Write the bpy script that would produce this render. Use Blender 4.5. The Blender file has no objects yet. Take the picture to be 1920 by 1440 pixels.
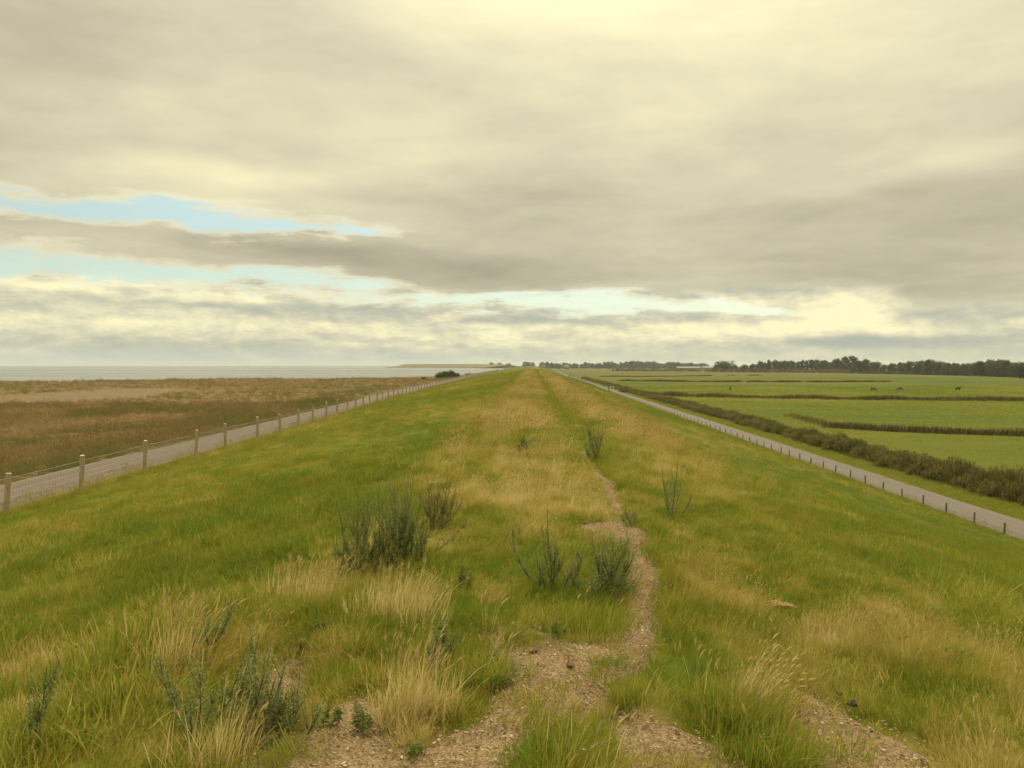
import bpy, math, random
import numpy as np
from mathutils import Vector, Matrix

random.seed(7)
RS = np.random.RandomState(11)
scene = bpy.context.scene
COL = scene.collection
R = math.radians
HAZE = .00009

# ------------------------------------------------------------------ layout
E = 9.4                 # eye height over the polder
CREST = E - 1.65
F = 1500.0              # focal length in photo pixels
VX, VY = 1000.0, 685.0  # where the dyke runs to, and the horizon

def at(px, py, z):      # photo pixel -> world point on the level z
    y = (E - z) * F / (py - VY)
    return np.array([(px - VX) / F * y, y, z])

# ------------------------------------------------------------------ noise
def _hash(ix, iy, seed):
    h = (ix.astype(np.int64) * 374761393 + iy.astype(np.int64) * 668265263 + seed * 1442695041) & 0xFFFFFFFF
    h = ((h ^ (h >> 13)) * 1274126177) & 0xFFFFFFFF
    h = (h ^ (h >> 16)) & 0xFFFFFF
    return h / float(0xFFFFFF)

def vnoise(x, y, seed=0):
    x = np.asarray(x, float); y = np.asarray(y, float)
    ix = np.floor(x); iy = np.floor(y)
    fx = x - ix; fy = y - iy
    fx = fx * fx * (3 - 2 * fx); fy = fy * fy * (3 - 2 * fy)
    a = _hash(ix, iy, seed); b = _hash(ix + 1, iy, seed)
    c = _hash(ix, iy + 1, seed); d = _hash(ix + 1, iy + 1, seed)
    return (a + (b - a) * fx) * (1 - fy) + (c + (d - c) * fx) * fy

def fbm(x, y, seed=0, octs=4):
    s = 0; amp = .5; tot = 0
    for k in range(octs):
        s = s + amp * vnoise(x * 2 ** k, y * 2 ** k, seed + 17 * k); tot += amp; amp *= .5
    return s / tot

def sstep(a, b, x):
    t = np.clip((np.asarray(x, float) - a) / (b - a), 0, 1)
    return t * t * (3 - 2 * t)

# ------------------------------------------------------------------ cross-section of the dyke
_fy = [-60, 23, 33, 52, 90, 150, 314, 844, 1700]
_fx = [15.2, 15.5, 16.2, 16.6, 18.4, 20.7, 23.0, 31.0, 45.0]
def XL(y): return np.interp(y, _fy, _fx)          # left fence stands at x = -XL
_ry = [-60, 42, 135, 270, 700, 1700]
_rx = [24.4, 24.5, 25.0, 25.2, 27.5, 42.0]
def XR(y): return np.interp(y, _ry, _rx)          # right fence

HL, HR, HRD = 4.5, 9.0, 9.05

def hbase(x, y):
    """height of the dyke surface without small relief"""
    x = np.asarray(x, float); y = np.asarray(y, float)
    xl, xr = XL(y), XR(y)
    tl = np.clip((-x - 1.0) / (xl - 1.0), 0, 1.6)
    dl = 1.65 + (HL - 1.65) * (tl - .10 * np.sin(np.clip(tl, 0, 1) * math.pi))
    dl = np.where(-x > xl, HL + .03 * np.clip(-x - xl, 0, 2), dl)
    tr = np.clip((x - 2.3) / (xr - 2.3), 0, 1)
    dr = 1.65 + (HR - 1.65) * (tr - .05 * np.sin(tr * math.pi) )
    dr = np.where(x > xr, HR + .02 * np.clip(x - xr, 0, 3), dr)
    d = np.where(x < 0, dl, dr)
    # round the shoulders
    d = d - .10 * np.exp(-((x - 2.6) / 1.3) ** 2) * 0 + .08 * np.exp(-((x - 2.3) / 1.2) ** 2)
    d = d + .03 * np.exp(-((x + 1.0) / 1.0) ** 2)
    far = sstep(60, 700, y)
    d = d + far * .5 * (fbm(y / 160.0, x * 0 + 3.3, 5, 2) - .5)
    return E - d

# bare patches of earth on the crest (outlines on the ground)
def poly(pts): return np.array([at(px, py, CREST)[:2] for px, py in pts])
BARE = [poly(p) for p in [
    [(900,1165),(960,1180),(1050,1212),(1120,1200),(1168,1165),(1183,1100),(1186,1050),(1218,1050),(1214,1110),(1210,1170),(1206,1230),(1160,1265),(1125,1290),(1030,1325),(965,1375),(935,1440),(925,1500),(690,1500),(760,1440),(810,1390),(875,1340),(950,1290),(988,1250),(968,1205),(900,1190)],
    [(1150,1335),(1230,1325),(1290,1365),(1400,1400),(1450,1500),(1140,1500),(1205,1420),(1180,1370)],
    [(470,1410),(590,1345),(640,1305),(685,1330),(690,1380),(720,1430),(740,1500),(455,1500)],
    [(1505,1285),(1570,1295),(1640,1335),(1700,1370),(1670,1410),(1650,1500),(1590,1500),(1560,1410),(1515,1350)],
    [(465,1240),(540,1222),(565,1262),(500,1295)],
    [(1080,990),(1150,972),(1205,995),(1192,1035),(1160,1015),(1110,1008)],
    [(1440,1132),(1470,1128),(1495,1142),(1470,1155),(1445,1150)],
]]
_ty = np.array([6.0, 6.6, 8.0, 10.1, 12.0, 13.4, 17.0, 33.0, 80, 2000])
_tx = np.array([.82, .86, .93, 1.02, 1.02, .98, .97, .88, .8, .8])
def XT(y): return np.interp(y, _ty, _tx)          # middle of the trodden trail

def inside(P, x, y):
    r = np.zeros(x.shape, bool)
    n = len(P)
    for i in range(n):
        x1, y1 = P[i]; x2, y2 = P[(i + 1) % n]
        c = ((y1 > y) != (y2 > y))
        with np.errstate(divide='ignore', invalid='ignore'):
            xi = (x2 - x1) * (y - y1) / (y2 - y1 + 1e-12) + x1
        r ^= c & (x < xi)
    return r

def bare(x, y, wob=.09, holes=True):
    """True where the turf is worn away"""
    x = np.asarray(x, float); y = np.asarray(y, float)
    wx = x + (vnoise(x * 4, y * 4, 3) - .5) * wob * 1.4 + (vnoise(x * 14, y * 14, 5) - .5) * wob * .8
    wy = y + (vnoise(x * 4, y * 4, 9) - .5) * wob * 2.2 + (vnoise(x * 14, y * 14, 8) - .5) * wob * .8
    r = np.zeros(x.shape, bool)
    for P in BARE:
        for ox, oy in ((0, 0), (.10, 0), (-.10, 0), (0, .20), (0, -.18)): r |= inside(P, wx + ox, wy + oy)
    if holes: r &= ~((vnoise(x * 2.6, y * 2.1, 191) * .6 + vnoise(x * 8, y * 7, 193) * .4) > .76)
    w = .125 * (1 - .7 * sstep(12.5, 18, y)) * (y < 24) * (y > 6.3)
    w = w * (.75 + .5 * vnoise(x * 0 + 2, y * 1.3, 12))
    r |= np.abs(wx - XT(y)) < w
    return r

def relief(x, y):
    a = 1 - sstep(25, 60, y)
    n = (fbm(x * .9, y * .9, 21, 3) - .5) * .16 + (vnoise(x * 3.1, y * 3.1, 31) - .5) * .05
    return n * (.25 + .75 * a) * (1 - sstep(14, 22, np.abs(x - 3)))

def hgt(x, y):
    return hbase(x, y) + relief(x, y)

STRAW = [(*at(px, py, CREST)[:2], r) for px, py, r in [(752, 1150, .20), (765, 1360, .13), (578, 1108, .22), (318, 1268, .10), (405, 1440, .14), (1380, 1290, .16), (1560, 1170, .16), (60, 1150, .25), (1000, 960, .3), (870, 930, .45)]]
def dryness(x, y):
    """0 lush green ... 1 straw"""
    x = np.asarray(x, float); y = np.asarray(y, float)
    n1 = fbm(x * .35, y * .22, 41, 4); n2 = .45 * fbm(x * 1.2, y * .8, 51, 3) + .55 * vnoise(x * 3.4, y * 2.8, 57); n3 = fbm(x * .12, y * .06, 61, 3)
    wl = .9 * (n1 - .5) * 2
    band = sstep(-2.6, -1.0, x + wl) * (1 - sstep(2.6, 5.2, x + wl * 1.4))
    nearf = sstep(7.5, 14, y)
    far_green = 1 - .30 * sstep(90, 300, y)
    d_band = (.17 + .27 * nearf) * far_green + (n1 - .5) * .75 + (n2 - .5) * 1.45
    d_side = .17 + .05 * (x < -1) + (n3 - .5) * .8 + (n2 - .5) * 1.0 + (n1 - .5) * .35
    mid_r = np.exp(-((x - 7.5) / 4.0) ** 2)
    d_side = d_side + (.01 + (n1 - .5) * .5 + .16 * np.exp(-((x - 5.6) / .8) ** 2)) * mid_r - .16 * sstep(12, 17, x)
    d = band * d_band + (1 - band) * d_side
    trail = np.exp(-((x - XT(y) - (vnoise(y * .3, y * 0, 7) - .5) * .5) / .42) ** 2) * sstep(8, 15, y)
    d = d * (1 - .75 * trail)
    for tx, ty, tr in STRAW: d = d + .42 * np.exp(-(((x - tx) / tr) ** 2 + ((y - ty) / (tr * 1.3)) ** 2))
    return np.clip(d, 0, 1), band, trail

# ------------------------------------------------------------------ object helpers
def link(o, parent=None):
    COL.objects.link(o)
    if parent is not None: o.parent = parent
    return o

def tag(o, label=None, cat=None, group=None, kind=None):
    if label: o['label'] = label
    if cat: o['category'] = cat
    if group: o['group'] = group
    if kind: o['kind'] = kind
    return o

def empty(name, loc=(0, 0, 0), rz=0, sc=1):
    o = bpy.data.objects.new(name, None)
    o.location = tuple(float(c) for c in loc); o.rotation_euler = (0, 0, rz); o.scale = (sc, sc, sc)
    o.empty_display_size = .2
    return link(o)

def copy_tree(o, parent=None):
    c = o.copy(); COL.objects.link(c); c.parent = parent
    for ch in list(o.children): copy_tree(ch, c)
    return c

class MB:
    """collects vertices / faces with two per-vertex values"""
    def __init__(s): s.v = []; s.f = []; s.a = []; s.b = []; s.n = 0; s.m = []
    def add(s, v, f, a=0., b=0., mat=0):
        v = np.asarray(v, float).reshape(-1, 3); k = len(v)
        s.v.append(v)
        s.a.append(np.broadcast_to(np.asarray(a, float), (k,)).copy()); s.b.append(np.broadcast_to(np.asarray(b, float), (k,)).copy())
        for fc in f: s.f.append(tuple(int(i) + s.n for i in fc)); s.m.append(mat)
        s.n += k
    def box(s, c, d, rz=0, a=0., mat=0, taper=1.0):
        x, y, z = [q / 2 for q in d]
        t = taper
        P = np.array([(-x,-y,-z),(x,-y,-z),(x,y,-z),(-x,y,-z),(-x*t,-y*t,z),(x*t,-y*t,z),(x*t,y*t,z),(-x*t,y*t,z)])
        cz, sz = math.cos(rz), math.sin(rz)
        P = np.stack([P[:,0]*cz-P[:,1]*sz, P[:,0]*sz+P[:,1]*cz, P[:,2]], 1) + np.array(c)
        s.add(P, [(3,2,1,0),(4,5,6,7),(0,1,5,4),(1,2,6,5),(2,3,7,6),(3,0,4,7)], a, 0, mat)
    def tube(s, pts, rad, n=5, a=0., mat=0, cap=True):
        pts = np.asarray(pts, float); k = len(pts)
        rad = np.broadcast_to(np.asarray(rad, float), (k,))
        V = []
        for i in range(k):
            t = pts[min(i+1, k-1)] - pts[max(i-1, 0)]; t = t / (np.linalg.norm(t) + 1e-9)
            u = np.cross(t, [0, 0, 1.]) if abs(t[2]) < .9 else np.cross(t, [1., 0, 0])
            u /= np.linalg.norm(u); w = np.cross(t, u)
            for j in range(n):
                q = 2 * math.pi * j / n
                V.append(pts[i] + rad[i] * (u * math.cos(q) + w * math.sin(q)))
        fc = [(i*n+j, i*n+(j+1) % n, (i+1)*n+(j+1) % n, (i+1)*n+j) for i in range(k-1) for j in range(n)]
        if cap: fc += [tuple(range(n-1, -1, -1)), tuple((k-1)*n + j for j in range(n))]
        h = np.repeat(np.linspace(0, 1, k), n)
        s.add(V, fc, a, h, mat)
    def mesh(s, name, smooth=False):
        me = bpy.data.meshes.new(name)
        V = np.concatenate(s.v) if s.v else np.zeros((0, 3))
        fl = np.array([len(f) for f in s.f], np.int32)
        li = np.fromiter((i for f in s.f for i in f), np.int32, int(fl.sum()))
        return raw_mesh(name, V, li, fl, np.concatenate(s.a), np.concatenate(s.b), smooth, np.array(s.m, np.int32))
    def build(s, name, mats, parent=None, smooth=False):
        me = s.mesh(name, smooth)
        for m in (mats if isinstance(mats, (list, tuple)) else [mats]): me.materials.append(m)
        return link(bpy.data.objects.new(name, me), parent)

def raw_mesh(name, V, li, fl, a=None, b=None, smooth=False, mi=None):
    me = bpy.data.meshes.new(name)
    me.vertices.add(len(V)); me.vertices.foreach_set('co', np.asarray(V, np.float32).ravel())
    me.loops.add(len(li)); me.loops.foreach_set('vertex_index', np.asarray(li, np.int32))
    me.polygons.add(len(fl))
    st = np.zeros(len(fl), np.int32); st[1:] = np.cumsum(fl)[:-1]
    me.polygons.foreach_set('loop_start', st)
    try: me.polygons.foreach_set('loop_total', np.asarray(fl, np.int32))
    except Exception: pass
    if mi is not None and len(mi): me.polygons.foreach_set('material_index', np.asarray(mi, np.int32))
    me.polygons.foreach_set('use_smooth', np.full(len(fl), smooth))
    if a is not None:
        at_ = me.attributes.new('rnd', 'FLOAT', 'POINT'); at_.data.foreach_set('value', np.asarray(a, np.float32))
    if b is not None:
        at_ = me.attributes.new('hh', 'FLOAT', 'POINT'); at_.data.foreach_set('value', np.asarray(b, np.float32))
    me.update(calc_edges=True); me.validate()
    return me

def attr(me, name, val):
    a_ = me.attributes.new(name, 'FLOAT', 'POINT'); a_.data.foreach_set('value', np.asarray(val, np.float32).ravel())

def grid(name, X, Y, Z, mat, keep=None, smooth=True, attrs=None):
    ny, nx = X.shape
    V = np.stack([X, Y, Z], -1).reshape(-1, 3)
    i, j = np.meshgrid(np.arange(ny - 1), np.arange(nx - 1), indexing='ij')
    q = np.stack([i*nx+j, i*nx+j+1, (i+1)*nx+j+1, (i+1)*nx+j], -1).reshape(-1, 4)
    if keep is not None:
        q = q[keep.reshape(-1)]
        used = np.unique(q); mp = np.full(len(V), -1); mp[used] = np.arange(len(used))
        V = V[used]; q = mp[q]
        if attrs: attrs = {k: v.reshape(-1)[used] for k, v in attrs.items()}
    me = raw_mesh(name, V, q.ravel(), np.full(len(q), 4, np.int32), None, None, smooth)
    for k, v in (attrs or {}).items(): attr(me, k, v)
    me.materials.append(mat)
    return link(bpy.data.objects.new(name, me))

# ------------------------------------------------------------------ node helpers
class S:
    """shader-node arithmetic"""
    T = None
    def __init__(s, sock): s.s = sock
    @staticmethod
    def put(node, i, v):
        if isinstance(v, S): S.T.links.new(v.s, node.inputs[i])
        else: node.inputs[i].default_value = v
    def _m(op, *a):
        n = S.T.nodes.new('ShaderNodeMath'); n.operation = op
        for i, v in enumerate(a): S.put(n, i, v)
        return S(n.outputs[0])
    def __add__(s, o): return S._m('ADD', s, o)
    __radd__ = __add__
    def __sub__(s, o): return S._m('SUBTRACT', s, o)
    def __rsub__(s, o): return S._m('SUBTRACT', o, s)
    def __mul__(s, o): return S._m('MULTIPLY', s, o)
    __rmul__ = __mul__
    def __truediv__(s, o): return S._m('DIVIDE', s, o)
    def clamp(s, a=0., b=1.): return S._m('MINIMUM', S._m('MAXIMUM', s, a), b)
M_ = S._m
def smooth(a, b, x):
    n = S.T.nodes.new('ShaderNodeMapRange'); n.interpolation_type = 'SMOOTHSTEP'
    S.put(n, 0, x); n.inputs[1].default_value = a; n.inputs[2].default_value = b; n.inputs[3].default_value = 0; n.inputs[4].default_value = 1
    return S(n.outputs[0])
def noise_(vec, scale, detail=4, rough=.55, dist=0.):
    n = S.T.nodes.new('ShaderNodeTexNoise')
    S.put(n, 'Vector', vec); n.inputs['Scale'].default_value = scale; n.inputs['Detail'].default_value = detail
    n.inputs['Roughness'].default_value = rough; n.inputs['Distortion'].default_value = dist
    return S(n.outputs[0])
def comb(x, y, z):
    n = S.T.nodes.new('ShaderNodeCombineXYZ')
    for i, v in enumerate((x, y, z)): S.put(n, i, v)
    return S(n.outputs[0])
def mixc(f, a, b):
    n = S.T.nodes.new('ShaderNodeMix'); n.data_type = 'RGBA'
    S.put(n, 0, f)
    for i, v in ((6, a), (7, b)):
        if isinstance(v, S): S.T.links.new(v.s, n.inputs[i])
        else: n.inputs[i].default_value = (v[0], v[1], v[2], 1)
    return S(n.outputs[2])
def ramp(x, stops):
    n = S.T.nodes.new('ShaderNodeValToRGB'); S.put(n, 0, x)
    el = n.color_ramp.elements
    while len(el) > 1: el.remove(el[-1])
    for i, (p, c) in enumerate(stops):
        e = el[0] if i == 0 else el.new(p)
        e.position = p; e.color = (c[0], c[1], c[2], 1)
    return S(n.outputs[0])
def attribute(name, kind='GEOMETRY'):
    n = S.T.nodes.new('ShaderNodeAttribute'); n.attribute_name = name; n.attribute_type = kind
    return S(n.outputs['Fac'])
def position():
    return S(S.T.nodes.new('ShaderNodeNewGeometry').outputs['Position'])
def objco():
    return S(S.T.nodes.new('ShaderNodeTexCoord').outputs['Object'])
def scalev(v, sx, sy, sz):
    n = S.T.nodes.new('ShaderNodeVectorMath'); n.operation = 'MULTIPLY'
    S.put(n, 0, v); n.inputs[1].default_value = (sx, sy, sz)
    return S(n.outputs[0])
def voronoi(vec, scale, out='Distance', feature='F1'):
    n = S.T.nodes.new('ShaderNodeTexVoronoi'); n.feature = feature
    S.put(n, 'Vector', vec); n.inputs['Scale'].default_value = scale
    return S(n.outputs[out])

def newmat(name):
    m = bpy.data.materials.new(name); m.use_nodes = True
    m.node_tree.nodes.clear(); S.T = m.node_tree
    return m
def finish(m, col, rough=.9, bump=None, bstr=.3, bdist=.05, transl=0., spec=.2):
    T = m.node_tree
    out = T.nodes.new('ShaderNodeOutputMaterial')
    p = T.nodes.new('ShaderNodeBsdfPrincipled')
    S.put(p, 'Base Color', col if isinstance(col, S) else (*col, 1))
    S.put(p, 'Roughness', rough); p.inputs['Specular IOR Level'].default_value = spec
    if bump is not None:
        b = T.nodes.new('ShaderNodeBump'); b.inputs['Strength'].default_value = bstr; b.inputs['Distance'].default_value = bdist
        S.put(b, 'Height', bump); T.links.new(b.outputs[0], p.inputs['Normal'])
    if transl > 0:
        t = T.nodes.new('ShaderNodeBsdfTranslucent'); S.put(t, 0, col if isinstance(col, S) else (*col, 1))
        x = T.nodes.new('ShaderNodeMixShader'); x.inputs[0].default_value = transl
        T.links.new(p.outputs[0], x.inputs[1]); T.links.new(t.outputs[0], x.inputs[2])
        T.links.new(x.outputs[0], out.inputs[0])
    else:
        T.links.new(p.outputs[0], out.inputs[0])
    return m

# ------------------------------------------------------------------ materials
GREENS = [(0.0, (.112, .172, .014)), (.22, (.200, .232, .020)), (.40, (.290, .275, .036)), (.60, (.410, .330, .085)), (.80, (.560, .440, .170)), (1.0, (.690, .560, .280))]
MAT = {}
m = newmat('grass_blade')
d = attribute('dry', 'INSTANCER'); t = attribute('tint', 'INSTANCER'); r = attribute('rnd'); h = attribute('hh')
c = ramp(d * .80 + r * .50 - .18 + h * d * .14, GREENS)
c = mixc(smooth(.58, .86, t) * .36, c, (.33, .170, .025))
c = mixc(smooth(.90, .99, r) * .6, c, (.40, .31, .12))
MAT['blade'] = finish(m, c, .75, transl=.42, spec=.15)

m = newmat('grass_tussock_blade')
r = attribute('rnd'); h = attribute('hh')
MAT['tuss_green'] = finish(m, ramp(r * .45 + h * .12, GREENS), .75, transl=.35, spec=.15)
m = newmat('straw_tussock_blade')
r = attribute('rnd'); h = attribute('hh')
MAT['tuss_straw'] = finish(m, ramp(r * .50 + .50 + h * .05, GREENS), .75, transl=.3, spec=.15)
m = newmat('seed_head')
r = attribute('rnd')
MAT['seed'] = finish(m, ramp(r, [(0, (.32, .24, .085)), (1, (.50, .39, .16))]), .8, transl=.25)

m = newmat('dyke_turf')
d = attribute('dry'); P = position()
n1 = noise_(P, 1.3, 6, .65); n2 = noise_(scalev(P, 1, .45, 1), 5.0, 4, .6); n3 = noise_(scalev(P, 1, .5, 1), .16, 4, .6)
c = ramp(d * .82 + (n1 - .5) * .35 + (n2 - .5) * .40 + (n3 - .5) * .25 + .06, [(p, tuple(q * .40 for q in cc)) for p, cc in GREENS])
MAT['turf'] = finish(m, c, 1., bump=n2, bstr=.6, bdist=.08, spec=.05)

m = newmat('bare_earth')
P = position()
v = voronoi(P, 95, 'Color'); vd = voronoi(P, 95); n1 = noise_(P, 3.2, 5, .6); n2 = noise_(P, 60, 3, .6)
sp = S.T.nodes.new('ShaderNodeSeparateColor'); S.T.links.new(v.s, sp.inputs[0]); vr = S(sp.outputs[0])
c = ramp(n1 * .5 + vr * .45 + (n2 - .5) * .3, [(.2, (.090, .060, .030)), (.45, (.190, .129, .066)), (.7, (.275, .196, .106)), (1, (.39, .295, .175))])
MAT['earth'] = finish(m, c, 1., bump=vd + n2 * .6, bstr=.6, bdist=.02, spec=.05)
m = newmat('chip')
r = attribute('rnd')
MAT['chip'] = finish(m, ramp(r, [(0, (.085, .056, .028)), (.4, (.215, .150, .080)), (.8, (.33, .245, .14)), (1, (.50, .41, .27))]), .9, spec=.1)

def asphalt(name, base):
    m = newmat(name); P = position()
    n = noise_(P, .5, 5, .6); n2 = noise_(P, 30, 3, .6); n3 = noise_(scalev(P, 1.6, .04, 1), 1.0, 4, .55)
    k = (n - .5) * .30 + (n2 - .5) * .25 + (n3 - .5) * .5 + .5
    t = attribute('across'); ed = M_('ABSOLUTE', t - .5) * 2.; tr = M_('ABSOLUTE', ed - .48)
    cr = voronoi(scalev(P, 1, .35, 1) , .55, feature='DISTANCE_TO_EDGE')
    k = k - smooth(.16, .0, tr) * .20 - smooth(.012, .0, cr) * smooth(.45, .6, n) * .4 + smooth(.84, 1., ed + (n - .5) * .25) * .35
    return finish(m, ramp(k, [(.1, tuple(q * .68 for q in base)), (.5, base), (.9, tuple(q * 1.25 for q in base))]), .85, bump=n2, bstr=.2, bdist=.01, spec=.2)
MAT['road_l'] = asphalt('sea_road_asphalt', (.112, .084, .062))
MAT['road_r'] = asphalt('land_road_asphalt', (.114, .093, .072))

m = newmat('marsh_ground')
P = position()
n1 = noise_(P, .022, 5, .6); n2 = noise_(scalev(P, .35, 1, 1), .09, 5, .6); n3 = noise_(P, .9, 5, .65)
bare_a = attribute('mud'); edge = attribute('strand')
k = n1 * .55 + n2 * .45 + (n3 - .5) * .35
c = ramp(k, [(.28, (.070, .070, .022)), (.42, (.105, .086, .032)), (.52, (.140, .090, .038)), (.62, (.150, .104, .048)), (.75, (.21, .155, .080))])
c = mixc(bare_a, c, ramp(n3, [(.3, (.125, .088, .050)), (.7, (.175, .125, .072))]))
c = mixc(edge, c, (.120, .095, .040))
MAT['marsh'] = finish(m, c, 1., bump=n3, bstr=.5, bdist=.3, spec=.05)
m = newmat('marsh_reed')
d = attribute('dry', 'INSTANCER'); r = attribute('rnd'); h = attribute('hh')
c = ramp(d * .8 + r * .3 - .05, [(0, (.120, .135, .035)), (.3, (.195, .170, .052)), (.52, (.240, .168, .068)), (.78, (.300, .188, .085)), (1, (.46, .35, .18))])
MAT['reed'] = finish(m, c, .8, transl=.3, spec=.1)

m = newmat('meadow_grass')
P = position()
n1 = noise_(scalev(P, .5, 1, 1), .013, 5, .6); n2 = noise_(scalev(P, .35, 1.2, 1), .06, 5, .6); n3 = noise_(P, 1.0, 5, .7)
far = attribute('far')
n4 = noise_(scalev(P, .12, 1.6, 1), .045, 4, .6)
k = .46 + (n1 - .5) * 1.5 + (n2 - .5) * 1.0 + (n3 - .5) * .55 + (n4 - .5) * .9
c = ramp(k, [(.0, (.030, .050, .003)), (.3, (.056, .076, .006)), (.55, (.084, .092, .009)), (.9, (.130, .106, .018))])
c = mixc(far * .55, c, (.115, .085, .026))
MAT['meadow'] = finish(m, c, 1., bump=n3, bstr=.4, bdist=.1, spec=.05)

m = newmat('sea_water')
P = position()
w1 = noise_(scalev(P, .25, 1, 1), .35, 4, .6); w2 = noise_(scalev(P, .12, 1, 1), .008, 5, .6); w3 = noise_(scalev(P, .05, 1, 1), .0035, 4, .6)
c = ramp(w3 * .6 + w2 * .4, [(.35, (.032, .034, .031)), (.6, (.066, .064, .056))])
MAT['sea'] = finish(m, c, .22 + (w2 - .5) * .3, bump=w1 * .5 + w2 * 2, bstr=.35, bdist=.25, spec=.5)

m = newmat('distant_dyke')
P = position(); z = S.T.nodes.new('ShaderNodeSeparateXYZ'); S.T.links.new(P.s, z.inputs[0])
zz = S(z.outputs[2]); n1 = noise_(P, .01, 4, .6)
c = ramp((zz - 3.4) * .1 + (n1 - .5) * .1, [(.0, (.085, .070, .055)), (.18, (.10, .080, .055)), (.26, (.165, .130, .078)), (.6, (.145, .125, .062)), (.95, (.12, .115, .06))])
MAT['headland'] = finish(m, c, 1., spec=.05)

def wood(name, a, b, top=None):
    m = newmat(name); P = objco()
    n = noise_(scalev(P, 14, 14, 1.2), 1.6, 5, .6, .4); n2 = noise_(P, 3, 3, .6)
    k = n * .7 + n2 * .3
    return finish(m, ramp(k, [(.3, a), (.65, b)]), .9, bump=n, bstr=.4, bdist=.01, spec=.1)
MAT['post_l'] = wood('weathered_wood', (.20, .150, .095), (.36, .285, .185))
MAT['post_top'] = wood('lit_sawn_end_wood', (.48, .39, .26), (.66, .56, .40))  # sawn end grain, with the bright light on post tops put into its colour
MAT['post_r'] = wood('dark_post_wood', (.085, .072, .055), (.185, .155, .118))
m = newmat('galvanised_wire'); MAT['wire'] = finish(m, (.26, .24, .20), .6, spec=.4)

def leafmat(name, stops, transl=.3):
    m = newmat(name); r = attribute('rnd')
    oi = S(S.T.nodes.new('ShaderNodeObjectInfo').outputs['Random'])
    return finish(m, ramp(r * .85 + oi * .25 - .05, stops), .75, transl=transl, spec=.15)
MAT['mug_leaf'] = leafmat('mugwort_leaf', [(0, (.105, .140, .034)), (.5, (.185, .225, .064)), (.85, (.285, .305, .110)), (1, (.38, .37, .17))])
MAT['mug_red'] = leafmat('mugwort_reddish_leaf', [(0, (.105, .120, .034)), (.5, (.190, .165, .060)), (1, (.320, .215, .100))])
MAT['weed_leaf'] = leafmat('weed_leaf', [(0, (.085, .120, .020)), (.6, (.140, .175, .036)), (1, (.21, .235, .07))])
MAT['stem'] = finish(newmat('weed_stem'), (.115, .085, .045), .8)
MAT['hedge'] = leafmat('hedge_leaf', [(0, (.048, .048, .010)), (.35, (.098, .092, .020)), (.7, (.165, .145, .040)), (1, (.27, .225, .090))])
MAT['twig'] = finish(newmat('hedge_twig'), (.055, .042, .028), .9)
MAT['reedbelt'] = leafmat('ditch_reed_leaf', [(0, (.048, .038, .010)), (.5, (.100, .074, .022)), (1, (.185, .140, .050))])
MAT['bush'] = leafmat('green_bush_leaf', [(0, (.030, .052, .008)), (.6, (.060, .092, .016)), (1, (.10, .13, .03))])
MAT['tree'] = leafmat('tree_leaf', [(0, (.032, .040, .014)), (.5, (.060, .070, .026)), (.85, (.098, .100, .042)), (1, (.135, .122, .055))])
MAT['tree_b'] = leafmat('rust_tree_leaf', [(0, (.050, .044, .018)), (.5, (.090, .074, .034)), (1, (.14, .11, .055))])
MAT['bark'] = finish(newmat('bark'), (.075, .060, .045), .9)
MAT['pale_wall'] = finish(newmat('pale_wall'), (.16, .145, .115), .8)
MAT['grey_roof'] = finish(newmat('grey_roof'), (.125, .115, .095), .7)
MAT['red_roof'] = finish(newmat('red_tile_roof'), (.15, .075, .055), .8)
MAT['brick'] = finish(newmat('brick_wall'), (.24, .125, .085), .9)
MAT['dark_open'] = finish(newmat('dark_opening'), (.035, .032, .03), .5)
MAT['cow_brown'] = finish(newmat('brown_hide'), (.105, .040, .018), .8)
MAT['cow_dark'] = finish(newmat('black_hide'), (.018, .014, .012), .7)
MAT['board'] = finish(newmat('pale_board'), (.62, .58, .46), .6)
MAT['dark_metal'] = finish(newmat('dark_post_metal'), (.075, .080, .050), .7)
m = newmat('stone'); P = objco(); n = noise_(P, 18, 5, .6)
MAT['stone'] = finish(m, ramp(n, [(.3, (.022, .016, .013)), (.7, (.075, .058, .050))]), .8, bump=n, bstr=.5, bdist=.01)
m = newmat('brown_clod'); P = objco(); n = noise_(P, 22, 5, .6)
MAT['clod'] = finish(m, ramp(n, [(.3, (.080, .046, .026)), (.7, (.20, .125, .07))]), 1., bump=n, bstr=.5, bdist=.01)
MAT['driftwood'] = wood('driftwood', (.30, .17, .08), (.46, .30, .16))

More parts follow.
